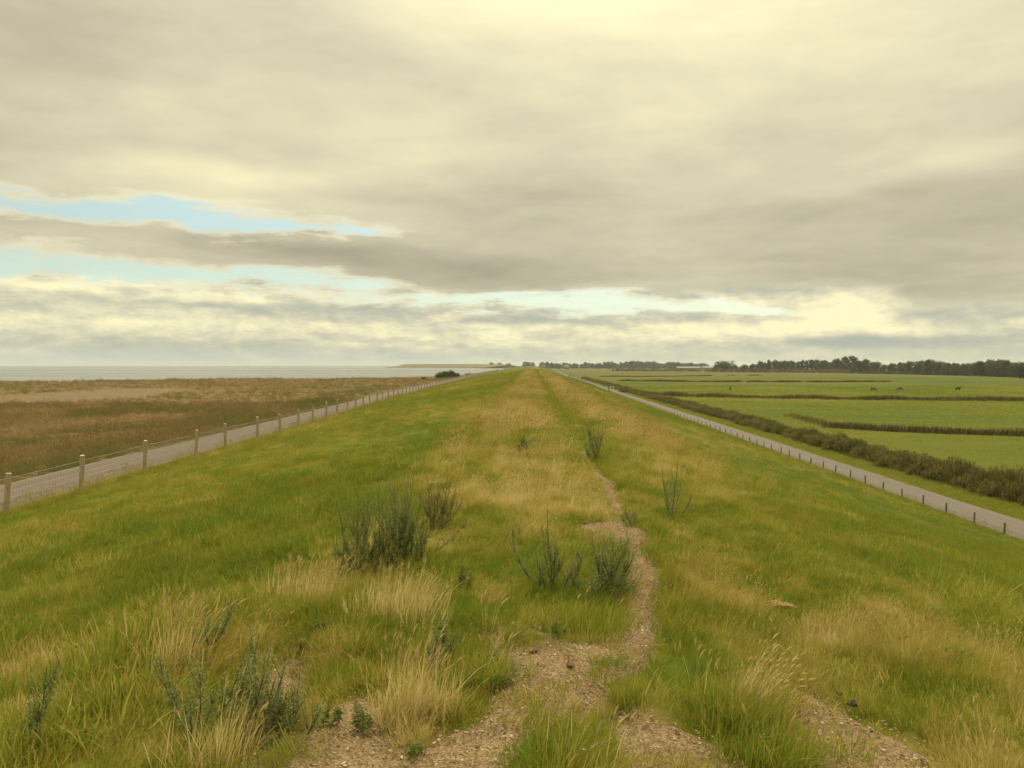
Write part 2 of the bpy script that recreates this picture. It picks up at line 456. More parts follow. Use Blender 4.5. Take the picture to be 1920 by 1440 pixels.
# ------------------------------------------------------------------ sky
def build_world():
    w = bpy.data.worlds.new('World'); scene.world = w; w.use_nodes = True
    T = w.node_tree; T.nodes.clear(); S.T = T
    SUN_EL, SUN_AZ = 42.0, 14.0
    tc = T.nodes.new('ShaderNodeTexCoord'); G = S(tc.outputs['Generated'])
    sep = T.nodes.new('ShaderNodeSeparateXYZ'); T.links.new(G.s, sep.inputs[0])
    x, y, z = (S(o) for o in sep.outputs)
    el = M_('ARCSINE', z.clamp(-1., 1.)) * 57.29578
    az = M_('ARCTAN2', x, y) * 57.29578
    zz = M_('MAXIMUM', z, 0.) + .10
    P = comb(x / zz, y / zz, 0.)
    Q = comb(az * .055, el * .33, 1.7)
    n1 = noise_(P, .42, 5, .50, .1)
    n2 = noise_(P, 1.15, 8, .56, .15)
    nl = noise_(comb(x / zz, y / zz + .18, 0.), 1.15, 8, .56, .15)   # the same cloud a little farther out: lit tops, dark undersides
    q1 = noise_(Q, 1.0, 7, .58, .4)
    q2 = noise_(Q, 3.1, 7, .60, .3)
    q3 = noise_(comb(az * .12, el * .60, 5.1), 2.2, 8, .62, .3)
    def blob(a, e, sa, se, tilt=0.):
        da = (az - a) / sa
        de = (el - e - (az - a) * tilt) / se
        return M_('EXPONENT', (da * da + de * de) * -1.)
    el0, az0 = el, az
    p1 = noise_(comb(az * .26, el * .55, 2.2), 1., 8, .60, .2)
    pl = noise_(comb(az * .26 + .10, el * .55 + .22, 2.2), 1., 8, .60, .2)
    p2 = noise_(comb(az * .075, el * .21, 7.7), 1., 7, .56, .2)
    # --- the grey deck
    s = .50 + (n1 - .5) * .60 + (n2 - .5) * .40 + (n2 - nl) * .32 + (q1 - .5) * .30
    s = s + blob(9, 30, 20, 12) * .50 + blob(-20, 17, 14, 6) * .10
    s = s + blob(-20, 12.5, 9, 1.2) * .30 + blob(-9, 14.5, 6, 2.0) * .18 + blob(18, 11.6, 12, .7, .10) * .16
    s = s - blob(-4, 6.7, 10, 1.3) * .42 - blob(-17, 8.0, 9, .75, -.07) * .30 - blob(1, 11, 9, 2.6) * .20 - blob(22, 9, 13, 5.5) * .17 - blob(20, 4.8, 9, 1.6) * .10 - blob(-33, 20, 9, 7) * .14
    s = s + (p2 - .5) * .50
    deck = ramp(s.clamp(), [(.0, (.350, .320, .232)), (.28, (.475, .438, .312)), (.50, (.60, .555, .392)), (.72, (.745, .685, .455)), (1., (.95, .865, .54))])
    # --- broken bright clouds low over the horizon
    lb = .48 + (q1 - .5) * .9 + (q2 - .5) * .9 + (q3 - .5) * .6 + (p1 - .5) * .7 + (p1 - pl) * 1.1
    lb = lb + blob(-31, 4.6, 14, 1.0) * .45 + blob(-20, 2.9, 24, .75) * .35 + blob(2, 2.1, 13, .9) * .30 + blob(20.5, 3.1, 3.4, 1.0, .05) * .85 + blob(14, 2.4, 6, 1.0) * .35 + blob(25.5, 2.0, 3.0, .8) * .35
    lb = lb - blob(-18, 4.0, 20, .45, -.01) * .40 - blob(0, 3.2, 22, .35) * .35 - blob(21, 1.55, 8, .45) * .70 - blob(26, 3.2, 2.0, 1.2) * .3 - blob(-28, 1.0, 14, .9) * .22
    low = ramp(lb.clamp(), [(.0, (.40, .425, .360)), (.33, (.51, .510, .385)), (.55, (.64, .61, .43)), (.78, (.79, .745, .485)), (1., (.93, .87, .54))])
    lowmask = smooth(5.9, 4.7, el + (q2 - .5) * 2.2 + (q1 - .5) * 1.2 - smooth(-17, -24, az) * 1.0 + smooth(22, 27, az) * 1.6)
    cloud = mixc(lowmask, deck, low)
    # --- blue gaps
    wq = noise_(Q, 1.6, 6, .6, .2); wa = noise_(comb(az * .055, el * .33, 9.3), 2.4, 6, .6, .2)
    el = el0 + (wq - .5) * 3.2 + (q3 - .5) * 1.2; az = az0 + (wa - .5) * 13.
    g = blob(-24, 9.75, 11.5, .90, -.02) * 1.15 + blob(-14.5, 9.2, 4, .5) * .6 + blob(-31, 9.7, 6, .55) * .5 + blob(-33, 6.35, 13, 1.0, -.035) * 1.05 + blob(-20, 5.75, 7, .65, -.02) * .9 + blob(-4, 4.7, 9, .45) * .85 + blob(6, 4.3, 9, .70) * .95 + blob(15.5, 3.9, 4.5, .50, -.05) * .9 + blob(-12.5, 5.7, 3.5, .5) * .55
    g = g - .06 + ((q2 - .5) * .9 + (q3 - .5) * 1.2 + (p1 - .5) * 1.5 + (n2 - .5) * .5) * smooth(.02, .30, g)
    gap = smooth(.30, .95, g)
    rim = smooth(.02, .50, g) * .45
    cloud = mixc(rim * smooth(3.0, 5.0, el), cloud, (.93, .86, .60))
    el, az = el0, az0
    sky = T.nodes.new('ShaderNodeTexSky'); sky.sky_type = 'NISHITA'; sky.sun_disc = False
    sky.sun_elevation = R(SUN_EL); sky.sun_rotation = R(SUN_AZ); sky.air_density = 1.0; sky.dust_density = 2.0
    haze = smooth(1.6, .0, el) * .75
    cloud = mixc(haze, cloud, mixc(smooth(-30, 25, az), (.50, .56, .50), (.60, .61, .43)))
    # --- a cloud deck is brightest overhead and round the hidden sun
    over = 1.0 + smooth(25, 58, el) * 3.0 + blob(SUN_AZ, SUN_EL + 6, 40, 14) * 3.2
    b1 = T.nodes.new('ShaderNodeBackground'); T.links.new(cloud.s, b1.inputs[0]); S.put(b1, 1, over)
    b2 = T.nodes.new('ShaderNodeBackground'); T.links.new(sky.outputs[0], b2.inputs[0]); b2.inputs[1].default_value = .05
    b3 = T.nodes.new('ShaderNodeBackground'); T.links.new(mixc(smooth(5.0, 9.5, el), (.25, .41, .32), (.19, .37, .36)).s, b3.inputs[0]); b3.inputs[1].default_value = 1.
    ad = T.nodes.new('ShaderNodeAddShader'); T.links.new(b2.outputs[0], ad.inputs[0]); T.links.new(b3.outputs[0], ad.inputs[1])
    mx = T.nodes.new('ShaderNodeMixShader'); T.links.new((gap * .76).s, mx.inputs[0])
    T.links.new(b1.outputs[0], mx.inputs[1]); T.links.new(ad.outputs[0], mx.inputs[2])
    out = T.nodes.new('ShaderNodeOutputWorld'); T.links.new(mx.outputs[0], out.inputs[0])
    w.cycles.sampling_method = 'MANUAL'; w.cycles.sample_map_resolution = 1024
    L = bpy.data.lights.new('sun', 'SUN'); L.energy = 1.5; L.angle = R(12); L.color = (1., .93, .78)
    o = bpy.data.objects.new('sun', L); link(o)
    a, e = R(SUN_AZ), R(SUN_EL)
    dirv = Vector((math.sin(a) * math.cos(e), math.cos(a) * math.cos(e), math.sin(e)))
    o.rotation_euler = dirv.to_track_quat('Z', 'Y').to_euler()
    o.location = (0, 0, 60)
build_world()

# ------------------------------------------------------------------ the ground
def yl(segs):
    out = [segs[0][0]]
    for a, b, st in segs:
        if st > 0: out += list(np.arange(a + st, b + 1e-6, st))
        else:
            y = out[-1]
            while y < b:
                y *= 1 - st; out.append(min(y, b))
    return np.array(out)

ys = yl([(-8, 2, .5), (2, 13, .075), (13, 30, .22), (30, 80, .9), (80, 1650, -.045)])
sl = np.unique(np.round(np.concatenate([np.linspace(-1.30, -.42, 50), np.arange(-.42, 0, .0055)]), 5))   # share of XL on the sea side
sr = np.unique(np.round(np.concatenate([np.arange(0, 7, .085), np.linspace(7, 24, 46), np.linspace(24, 32.4, 22)]), 5))
Yg = np.repeat(ys[:, None], len(sl) + len(sr), 1)
Xg = np.concatenate([sl[None, :] * XL(ys)[:, None], sr[None, :] * (XR(ys) / 24.5)[:, None]], 1)
Xg = np.maximum(Xg, -(XL(Yg) + 4.2))
bm = bare(Xg, Yg, holes=False)
for ox, oy in ((.1, 0), (-.1, 0), (0, .1), (0, -.1), (.07, .07), (-.07, .07), (.07, -.07), (-.07, -.07)): bm = bm | bare(Xg + ox, Yg + oy, holes=False)
Zg = hgt(Xg, Yg) - .045 * bm
dr, bd, tr_ = dryness(Xg, Yg)
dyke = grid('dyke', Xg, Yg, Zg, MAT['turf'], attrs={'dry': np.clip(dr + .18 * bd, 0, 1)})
tag(dyke, kind='structure')

# trodden path of bare earth, 5 mm above the turf sheet
xp = np.arange(-4.2, 4.4, .03); yp = np.arange(2.0, 24.5, .03)
Xp, Yp = np.meshgrid(xp, yp)
bp = bare(Xp, Yp, holes=False)
for ox, oy in ((.05, 0), (-.05, 0), (0, .05), (0, -.05)): bp = bp | bare(Xp + ox, Yp + oy, holes=False)
kp = bp[:-1, :-1] & bp[1:, 1:] & bp[1:, :-1] & bp[:-1, 1:]
Zp = hgt(Xp, Yp) - .012 + (vnoise(Xp * 9, Yp * 9, 71) - .5) * .016 + (vnoise(Xp * 24, Yp * 24, 72) - .5) * .006
rim_ = np.zeros(Xp.shape)
for ox, oy in ((.09, 0), (-.09, 0), (0, .11), (0, -.11), (.06, .06), (-.06, .06), (.06, -.06), (-.06, -.06)): rim_ += ~bare(Xp + ox, Yp + oy, holes=False)
Zp = Zp - .050 * np.minimum(1, rim_ / 4)
tag(grid('dirt_path', Xp, Yp, Zp, MAT['earth'], keep=kp), kind='structure')

# roads
def road(name, edge_a, edge_b, zfun, mat):
    yy = yl([(-40, 60, 2.0), (60, 1600, -.04)])
    t = np.linspace(0, 1, 25)
    A, B = edge_a(yy), edge_b(yy)
    wob = (vnoise(yy * .35, yy * 0, 4) - .5) * .22
    X = (A + wob)[:, None] * (1 - t) + (B - wob)[:, None] * t
    Y = np.repeat(yy[:, None], 25, 1)
    Z = zfun(X, Y) + .035 * np.sin(t * math.pi)[None, :]
    return tag(grid(name, X, Y, Z, mat, attrs={'across': np.repeat(t[None, :], len(yy), 0)}), kind='structure')
road('sea_side_road', lambda y: -XL(y) - .55, lambda y: -XL(y) - 4.15, lambda X, Y: hbase(X, Y) + .03, MAT['road_l'])
road('land_side_road', lambda y: XR(y) + .30, lambda y: XR(y) + 3.9, lambda X, Y: hbase(X, Y) + .03, MAT['road_r'])

# salt marsh beyond the sea-side road
SEA = E - 6.0
_sx = np.array([-1500, -400, -172, -110, -62, -35, -20])
_sy = np.array([60, 175, 262, 318, 352, 470, 520])
def shore(x): return np.interp(x, _sx, _sy)
a_ = np.concatenate([np.arange(0, 40, 1.0), np.geomspace(40, 1400, 120)])
ym = np.concatenate([np.arange(-60, 140, 2.0), np.geomspace(140, 620, 150)])
Ym = np.repeat(ym[:, None], len(a_), 1)
Xm = -(XL(ym)[:, None] + 4.05) - a_[None, :]
dsh = shore(Xm) - Ym + (fbm(Xm / 22, Ym / 22, 81, 4) - .5) * 50
zb = E - 4.66 - .75 * sstep(0, 14, a_)[None, :] + (fbm(Xm / 7, Ym / 7, 91, 4) - .5) * .5 * sstep(2, 10, a_)[None, :]
Zm = np.where(dsh > 0, zb, np.maximum(SEA - .6, zb + dsh * .12))
Zm = np.where((dsh > 0) & (dsh < 10), zb * (.0 + sstep(0, 10, dsh)) + (zb - .0) * (1 - sstep(0, 10, dsh)), Zm)
mud_poly = np.array([at(px, py, E - 5.4)[:2] for px, py in [(-60, 748), (60, 737), (200, 728), (330, 727), (345, 733), (300, 742), (220, 749), (90, 755), (-60, 760)]])
wx_ = Xm + (fbm(Xm / 6, Ym / 6, 95, 3) - .5) * 10; wy_ = Ym + (fbm(Xm / 6, Ym / 6, 97, 3) - .5) * 16
mud = inside(mud_poly, wx_, wy_).astype(float)
Zm = Zm - .25 * mud
tag(grid('salt_marsh', Xm, Ym, Zm, MAT['marsh'], attrs={'mud': mud, 'strand': (dsh < 14).astype(float) * .8}), kind='structure')

# sea
mb = MB()
ring = [(-9000, -600), (-26, -600), (-26, 480), (-33, 844), (-50, 1500), (-60, 1900), (-130, 2060), (-300, 2200), (-300, 9000), (-9000, 9000)]
mb.add([(x, y, SEA) for x, y in ring], [tuple(range(len(ring)))])
tag(mb.build('sea', MAT['sea']), kind='structure')

# polder meadow
xm2 = np.concatenate([np.arange(30.5, 60, 1.5), np.geomspace(60, 5000, 90)])
ym2 = np.concatenate([np.arange(-80, 60, 4.0), np.geomspace(60, 6500, 130)])
Xf, Yf = np.meshgrid(xm2, ym2)
Xf = Xf + (XR(Yf) - 24.5) * (Xf < 400)
Zf = (fbm(Xf / 30, Yf / 30, 101, 3) - .5) * .25 - .02
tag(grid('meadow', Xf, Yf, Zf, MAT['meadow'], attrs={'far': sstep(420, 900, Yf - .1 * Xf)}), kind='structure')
xb = np.linspace(-420, 60, 12); yb = np.geomspace(1640, 6500, 12)
Xb, Yb = np.meshgrid(xb, yb)
Zb = np.full(Xb.shape, 3.6) * (1 - sstep(-60, 60, Xb))
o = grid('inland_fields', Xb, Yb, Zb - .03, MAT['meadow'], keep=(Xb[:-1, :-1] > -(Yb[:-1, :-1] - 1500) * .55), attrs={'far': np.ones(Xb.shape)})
tag(o, kind='structure')

# far sea dyke that swings out to the left
def ridge(name, pts, prof, mat):
    pts = np.array(pts, float); V = []; n = len(prof)
    for i, p in enumerate(pts):
        t = pts[min(i+1, len(pts)-1)][:2] - pts[max(i-1, 0)][:2]; t /= np.linalg.norm(t)
        nrm = np.array([t[1], -t[0]])
        for dx, dz in prof: V.append((p[0] + nrm[0]*dx, p[1] + nrm[1]*dx, SEA - .5 + dz * p[2]))
    fc = [(i*n+j, i*n+j+1, (i+1)*n+j+1, (i+1)*n+j) for i in range(len(pts)-1) for j in range(n-1)]
    fc += [tuple(range(n-1, -1, -1)), tuple((len(pts)-1)*n + j for j in range(n))]
    mb = MB(); mb.add(V, fc); return tag(mb.build(name, mat), kind='structure')
ridge('far_dyke', [(-392, 2150, .22), (-372, 2150, .30), (-345, 2150, 1.0), (-250, 2130, 1.02), (-150, 2050, 1.0), (-85, 1900, .95), (-52, 1640, .72)], [(-60, 0), (-42, 1.6), (-38, 1.9), (-8, 9.6), (6, 9.6), (60, 0)], MAT['headland'])

# ------------------------------------------------------------------ grass
def blades(n, radius, lmin, lmax, w, lean=.35, curl=.5, wind=.12, seed=0, tipw=.15, spread=1.0):
    rs = np.random.RandomState(seed)
    rr = radius * np.sqrt(rs.rand(n)); th = rs.rand(n) * 2 * math.pi
    bx, by = rr * np.cos(th), rr * np.sin(th)
    L = lmin + (lmax - lmin) * rs.rand(n) ** 1.3
    az = th * spread + rs.randn(n) * .9
    ln = np.abs(rs.randn(n)) * lean
    dx = np.cos(az) * ln + wind; dy = np.sin(az) * ln
    face = rs.rand(n) * math.pi
    lev = np.array([0, .38, .72, 1.0])
    wl = np.array([1.0, .85, .55, tipw]) * .5
    cu = curl * (.4 + rs.rand(n))
    P = []
    for k, t in enumerate(lev):
        off = t + cu * t * t * 1.2
        cx = bx + dx * L * off * .8; cy = by + dy * L * off * .8
        hz = L * t * (1 - .28 * np.minimum(1, (dx*dx + dy*dy) ** .5 * (1 + cu)) * t)
        wd = w * (.45 + 1.1 * rs.rand(n) ** 1.3) * wl[k] if k == 0 else wd0 * wl[k] / wl[0]
        if k == 0: wd0 = wd
        ux, uy = np.cos(face) * wd, np.sin(face) * wd
        if k < 3:
            P += [np.stack([cx - ux, cy - uy, hz], 1), np.stack([cx + ux, cy + uy, hz], 1)]
        else:
            P += [np.stack([cx, cy, hz], 1)]
    V = np.stack(P, 1)                               # n,7,3
    rnd = np.repeat(rs.rand(n)[:, None], 7, 1); hh = np.repeat(np.array([[0, 0, .38, .38, .72, .72, 1.]]), n, 0)
    tips = V[:, 6, :]; tdir = np.stack([dx, dy, np.full(n, .8)], 1)
    base = np.arange(n)[:, None] * 7
    q = np.concatenate([base + np.array([[0, 1, 3, 2]]), base + np.array([[2, 3, 5, 4]])], 1).reshape(-1)
    t3 = (base + np.array([[4, 5, 6]])).reshape(-1)
    li = np.concatenate([q, t3]); fl = np.concatenate([np.full(2 * n, 4), np.full(n, 3)]).astype(np.int32)
    return V.reshape(-1, 3), li, fl, rnd.reshape(-1), hh.reshape(-1), tips, tdir

def heads(tips, tdir, length, rad, seed=0, rv=None):
    """spindle-shaped seed heads on stalk tips"""
    rs = np.random.RandomState(seed); V = []; li = []; fl = []; a = []
    k0 = 0
    for p, d in zip(tips, tdir):
        d = d + np.array([.12, 0, -.1]) * rs.rand(); d = d / np.linalg.norm(d)
        u = np.cross(d, [.3, .8, .1]); u /= np.linalg.norm(u); w = np.cross(d, u)
        L = length * (.7 + .6 * rs.rand()); rr = rad * (.7 + .6 * rs.rand())
        val = (rs.rand() if rv is None else rv[0] + (rv[1] - rv[0]) * rs.rand())
        droop = np.array([.25, 0, -.35]) * L * rs.rand()
        for t, r in ((-.15, .15), (.2, 1.), (.6, .8), (1., .05)):
            for j in range(3):
                q = 2.1 * j + t
                V.append(p + d * L * t + droop * t * t + (u * math.cos(q) + w * math.sin(q)) * rr * r)
        a += [val] * 12
        for i in range(3):
            for j in range(3):
                li += [k0 + i*3+j, k0 + i*3+(j+1) % 3, k0 + (i+1)*3+(j+1) % 3, k0 + (i+1)*3+j]; fl.append(4)
        for j in range(7):                              # awns
            t = rs.rand() * .9 ; q = rs.rand() * 6.28
            o = u * math.cos(q) + w * math.sin(q)
            b = p + d * L * t; e = b + (d * .9 + o * .45) * L * .55
            n_ = len(V)
            V += [b + o * rr * .5 + w * .0011, b + o * rr * .5 - w * .0011, e]; a += [min(1., val + .15)] * 3
            li += [n_, n_+1, n_+2]; fl.append(3)
        k0 = len(V)
    return np.array(V), np.array(li), np.array(fl, np.int32), np.array(a), np.ones(len(a))

def join(parts):
    V = []; li = []; fl = []; a = []; b = []; k = 0
    for p in parts:
        V.append(p[0]); li.append(p[1] + k); fl.append(p[2]); a.append(p[3]); b.append(p[4]); k += len(p[0])
    # quads and triangles are kept in their own order
    return np.concatenate(V), np.concatenate(li), np.concatenate(fl), np.concatenate(a), np.concatenate(b)

def tuft_collection(cname, oname, meshes, mat):
    c = bpy.data.collections.new(cname)
    for i, p in enumerate(meshes):
        me = raw_mesh('%s' % oname, *p); me.materials.append(mat)
        o = bpy.data.objects.new('%s_%02d' % (oname, i), me); c.objects.link(o)
    return c

def straw(n, rad, l0, l1, w, seed, hl=.055, hr=.0045, lean=.22):
    b = blades(n, rad, l0, l1, w, lean, .35, .14, seed, tipw=.5)
    a = b[3] * .4 + .62
    hd = heads(b[5], b[6], hl, hr, seed + 1, (.55, 1.0))
    return [(b[0], b[1], b[2], a, b[4]), hd]
TU = []
for s in range(3):   # 0-2 short turf
    b = blades(60, .20, .05, .13, .0058, .5, .6, .05, 100 + s); TU.append(b[:5])
for s in range(3):   # 3-5 medium green
    b = blades(52, .13, .12, .27, .0056, .42, .7, .12, 200 + s); TU.append(b[:5])
for s in range(3):   # 6-8 tall with straw stalks
    b = blades(40, .12, .14, .32, .0052, .36, .6, .14, 300 + s); TU.append(join([b[:5]] + straw(9, .10, .30, .50, .0030, 350 + 3*s)))
for s in range(3):   # 9-11 straw
    b = blades(34, .11, .14, .34, .0046, .34, .5, .16, 400 + s); TU.append(join([(b[0], b[1], b[2], b[3] * .4 + .45, b[4])] + straw(20, .10, .30, .56, .0032, 450 + 3*s)))
for s in range(2):   # 12-13 far clumps: bigger blades in a wider patch
    b = blades(70, .45, .10, .26, .016, .45, .6, .10, 500 + s); TU.append(b[:5])
for s in range(2):   # 14-15 far clumps with straw
    b = blades(46, .42, .12, .30, .014, .35, .5, .12, 600 + s); TU.append(join([b[:5]] + straw(26, .42, .25, .48, .009, 650 + 3*s, .07, .012)))
b = blades(16, .05, .05, .13, .017, .75, .8, .0, 590, tipw=.25); TU.append((b[0], b[1], b[2], b[3] * .3, b[4]))     # 16 broad-leaved rosette
b = blades(30, .16, .10, .24, .0085, .9, 1.1, .2, 592); TU.append((b[0], b[1], b[2], b[3] * .5 + .35, b[4]))       # 17 dead, laid-over thatch
GRASS = tuft_collection('grass_sources', 'grass_tuft', TU, MAT['blade'])

def scatter_tree(name, coll):
    T = bpy.data.node_groups.new(name, 'GeometryNodeTree')
    T.interface.new_socket('Geometry', in_out='INPUT', socket_type='NodeSocketGeometry')
    T.interface.new_socket('Geometry', in_out='OUTPUT', socket_type='NodeSocketGeometry')
    gi = T.nodes.new('NodeGroupInput'); go = T.nodes.new('NodeGroupOutput')
    ci = T.nodes.new('GeometryNodeCollectionInfo'); ci.inputs['Collection'].default_value = coll
    ci.inputs['Separate Children'].default_value = True; ci.inputs['Reset Children'].default_value = True
    ip = T.nodes.new('GeometryNodeInstanceOnPoints'); ip.inputs['Pick Instance'].default_value = True
    def na(nm, ty):
        n = T.nodes.new('GeometryNodeInputNamedAttribute'); n.data_type = ty; n.inputs['Name'].default_value = nm
        return n.outputs[0]
    T.links.new(gi.outputs[0], ip.inputs['Points']); T.links.new(ci.outputs[0], ip.inputs['Instance'])
    T.links.new(na('idx', 'INT'), ip.inputs['Instance Index'])
    e2r = T.nodes.new('FunctionNodeEulerToRotation'); T.links.new(na('rot', 'FLOAT_VECTOR'), e2r.inputs[0])
    T.links.new(e2r.outputs[0], ip.inputs['Rotation'])
    T.links.new(na('scl', 'FLOAT_VECTOR'), ip.inputs['Scale'])
    T.links.new(ip.outputs[0], go.inputs[0])
    return T

def scatter(name, tree, P, idx, rot, scl, dry, tint, mat):
    me = bpy.data.meshes.new(name); me.vertices.add(len(P)); me.vertices.foreach_set('co', np.asarray(P, np.float32).ravel())
    a = me.attributes.new('idx', 'INT', 'POINT'); a.data.foreach_set('value', np.asarray(idx, np.int32))
    a = me.attributes.new('rot', 'FLOAT_VECTOR', 'POINT'); a.data.foreach_set('vector', np.asarray(rot, np.float32).ravel())
    a = me.attributes.new('scl', 'FLOAT_VECTOR', 'POINT'); a.data.foreach_set('vector', np.asarray(scl, np.float32).ravel())
    attr(me, 'dry', dry); attr(me, 'tint', tint)
    me.materials.append(mat)
    o = link(bpy.data.objects.new(name, me))
    md = o.modifiers.new('scatter', 'NODES'); md.node_group = tree
    return o

GT = scatter_tree('grass_scatter', GRASS)
PX = []; IX = []; RO = []; SC = []; DR = []; TI = []
def put(x, y, idx, scl, dry, tint, z=None, tilt=.18):
    n = len(x)
    z = hgt(x, y) - .01 if z is None else z
    PX.append(np.stack([x, y, z], 1)); IX.append(idx)
    lx = (vnoise(x * 1.1, y * .9, 181) - .5) * .9; ly = (vnoise(x * 1.1, y * .9, 183) - .4) * .9
    RO.append(np.stack([RS.randn(n) * tilt + lx * .8, RS.randn(n) * tilt + ly * .8, (RS.rand(n) - .5) * 1.4], 1))
    SC.append(scl if scl.ndim == 2 else np.stack([scl, scl, scl], 1)); DR.append(dry); TI.append(tint)

def infan(x, y, m=.06):
    return (x > -.727 * y - 2.3) & (x < .673 * y + 2.3)

def lawn(y0, y1, dens, lod):
    n = int((y1 - y0) * 58 * dens)
    y = y0 + (y1 - y0) * RS.rand(n); x = -24 + RS.rand(n) * 58
    ok = infan(x, y) & (x > -XL(y) - .5) & (x < XR(y) + .25)
    x, y = x[ok], y[ok]
    d, band, trail = dryness(x, y)
    ok = ~bare(x, y)
    x, y, d, band, trail = x[ok], y[ok], d[ok], band[ok], trail[ok]
    n = len(x); r = RS.rand(n)
    tall = band * (1 - .85 * trail) 
    hn = fbm(x * .5, y * .4, 111, 3)
    nearf = sstep(5, 10, y)
    k = np.where(tall > .5, 3 + (r * 3).astype(int), np.where(r < .65 - .5 * (np.abs(x - 8) < 4), (r * 4.5).astype(int) % 3, 3 + (r * 3).astype(int)))
    k = np.where((tall > .45) & (d > .36) & (RS.rand(n) < .75), 6 + (RS.rand(n) * 3).astype(int), k)
    k = np.where((d > .62) & (RS.rand(n) < .8), 9 + (RS.rand(n) * 3).astype(int), k)
    q = RS.rand(n); k = np.where(q < .05, 16, np.where(q > .93, 17, k))
    sc = (.75 + .5 * RS.rand(n)) * (.75 + .5 * hn)
    sc = sc * np.where(k < 3, 1.0 + .25 * (y < 15), 1.0)
    sc = sc * np.where((k >= 3) & (k < 6) & (tall < .5), .62, 1.)
    sc = sc * np.where((x > 4.5), .72, np.where(x < -2.5, .80, 1.))
    sc = sc * np.where(k >= 3, np.interp(y, [3, 9, 16], [.40, .47, .68]), 1.)
    cl = .70 * vnoise(x * 2.3, y * 1.9, 171) + .30 * vnoise(x * 5.1, y * 4.3, 173)
    sc = sc * np.where(y < 24, .35 + 1.3 * cl, 1.)
    edge = bare(x + .12, y, .05) | bare(x - .12, y, .05)
    front = bare(x, y + .15, .05) | bare(x, y + .32, .05) | bare(x, y + .5, .05) | ((y > 8) & bare(x, y + .9, .05))
    sc = sc * np.where(front, .42, np.where(edge, .68, 1.))
    if lod:
        k = np.where(k < 6, 12 + (r * 2).astype(int), 14 + (r * 2).astype(int))
        sc = sc * np.where((k < 14), .75, 1.05)
        sc = sc * np.where((tall < .5), .75, 1.)
        sc = sc * np.interp(y, [20, 60, 200], [.85, 1.1, 1.5])
    dd = np.clip(d + (RS.rand(n) - .5) * .22, 0, 1)
    ti = fbm(x * .6, y * .5, 121, 3) * .75 + .35 * RS.rand(n)
    s3 = np.stack([sc, sc, sc * (.85 + .3 * RS.rand(n))], 1)
    put(x, y, k, s3, dd, ti)
lawn(1.2, 6, 130, False)
lawn(6, 11, 80, False)
lawn(11, 20, 40, False)
lawn(18, 45, 15, True)
lawn(45, 110, 6, True)
lawn(110, 260, 2.2, True)
# short turf underneath everything
for y0, y1, nn in ((1.2, 7, 30000), (7, 16, 40000)):
    y = y0 + (y1 - y0) * RS.rand(nn); x = -14 + RS.rand(nn) * 28
    ok = infan(x, y) & ~bare(x, y); x, y = x[ok], y[ok]; n = len(x)
    d_, b_, _ = dryness(x, y)
    k = np.where(RS.rand(n) < .05, 17, np.where(RS.rand(n) < .07, 16, RS.randint(0, 3, n)))
    front = bare(x, y + .18, .05) | bare(x, y + .36, .05)
    put(x, y, k, (.42 + .36 * RS.rand(n)) * np.where(k == 17, .6, 1.) * np.where(front, .55, 1.), np.clip(d_ * .9 + (RS.rand(n) - .5) * .5, 0, 1), RS.rand(n), tilt=.22)
# ragged taller verge along the sea-side fence and the road edges
def verge(f, y0, y1, n, kset, s0, s1, dlo, dhi, w=.25):
    y = y0 + (y1 - y0) * RS.rand(n) ** 1.6; x = f(y) + RS.randn(n) * w
    k = np.array(kset)[RS.randint(0, len(kset), n)]
    ok = vnoise(y * .6, x, 131) > .25
    x, y, k = x[ok], y[ok], k[ok]; n = len(x)
    put(x, y, k, s0 + (s1 - s0) * RS.rand(n), dlo + (dhi - dlo) * RS.rand(n), RS.rand(n))
verge(lambda y: -XL(y) + .02, 18, 120, 1700, [3, 4, 5, 6, 7], .8, 1.5, .1, .6, .16)
verge(lambda y: -XL(y) - .45, 18, 120, 1300, [3, 4, 5, 6, 9], .5, 1.0, .2, .7, .12)
verge(lambda y: XR(y) - .02, 36, 200, 2200, [3, 4, 5, 6], .8, 1.4, .1, .5, .14)
verge(lambda y: XR(y) + 4.0, 36, 220, 1600, [0, 1, 2, 3], .8, 1.2, .15, .5, .12)
# the turf strip between the land-side road and the hedge
n = 9000
y = 36 + 200 * RS.rand(n) ** 1.5; x = XR(y) + 4.0 + 3.2 * RS.rand(n)
put(x, y, 12 + RS.randint(0, 2, n), .45 + .3 * RS.rand(n), .12 + .3 * RS.rand(n), RS.rand(n) * .7)
n = 16000
x = -4 + 8.4 * RS.rand(n); y = 2.3 + 9 * RS.rand(n) ** 1.2
ok = bare(x, y) & ~(bare(x + .16, y) & bare(x - .16, y) & bare(x, y + .24) & bare(x, y - .24)) & (RS.rand(n) < .22)
x, y = x[ok], y[ok]; n = len(x)
put(x, y, np.array([0, 1, 2, 16, 17])[RS.randint(0, 5, n)], (.18 + .26 * RS.rand(n)), .1 + .6 * RS.rand(n), RS.rand(n), tilt=.35)
n = 9000
x = -4 + 8.4 * RS.rand(n); y = 2.3 + 11 * RS.rand(n) ** 1.2
ok = ~bare(x, y)
for o_ in ((.1, 0), (-.1, 0), (0, .14), (0, -.14)): pass
ok &= bare(x + .1, y) | bare(x - .1, y) | bare(x, y + .14) | bare(x, y - .14)
x, y = x[ok], y[ok]; n = len(x)
d_, _, _ = dryness(x, y)
put(x, y, RS.randint(0, 6, n), (.4 + .35 * RS.rand(n)), np.clip(d_ + (RS.rand(n) - .5) * .3, 0, 1), RS.rand(n), tilt=.35)
n = 42000
y = 45 + 330 * RS.rand(n) ** 1.35; x = XR(y) + 9.5 + 210 * RS.rand(n)
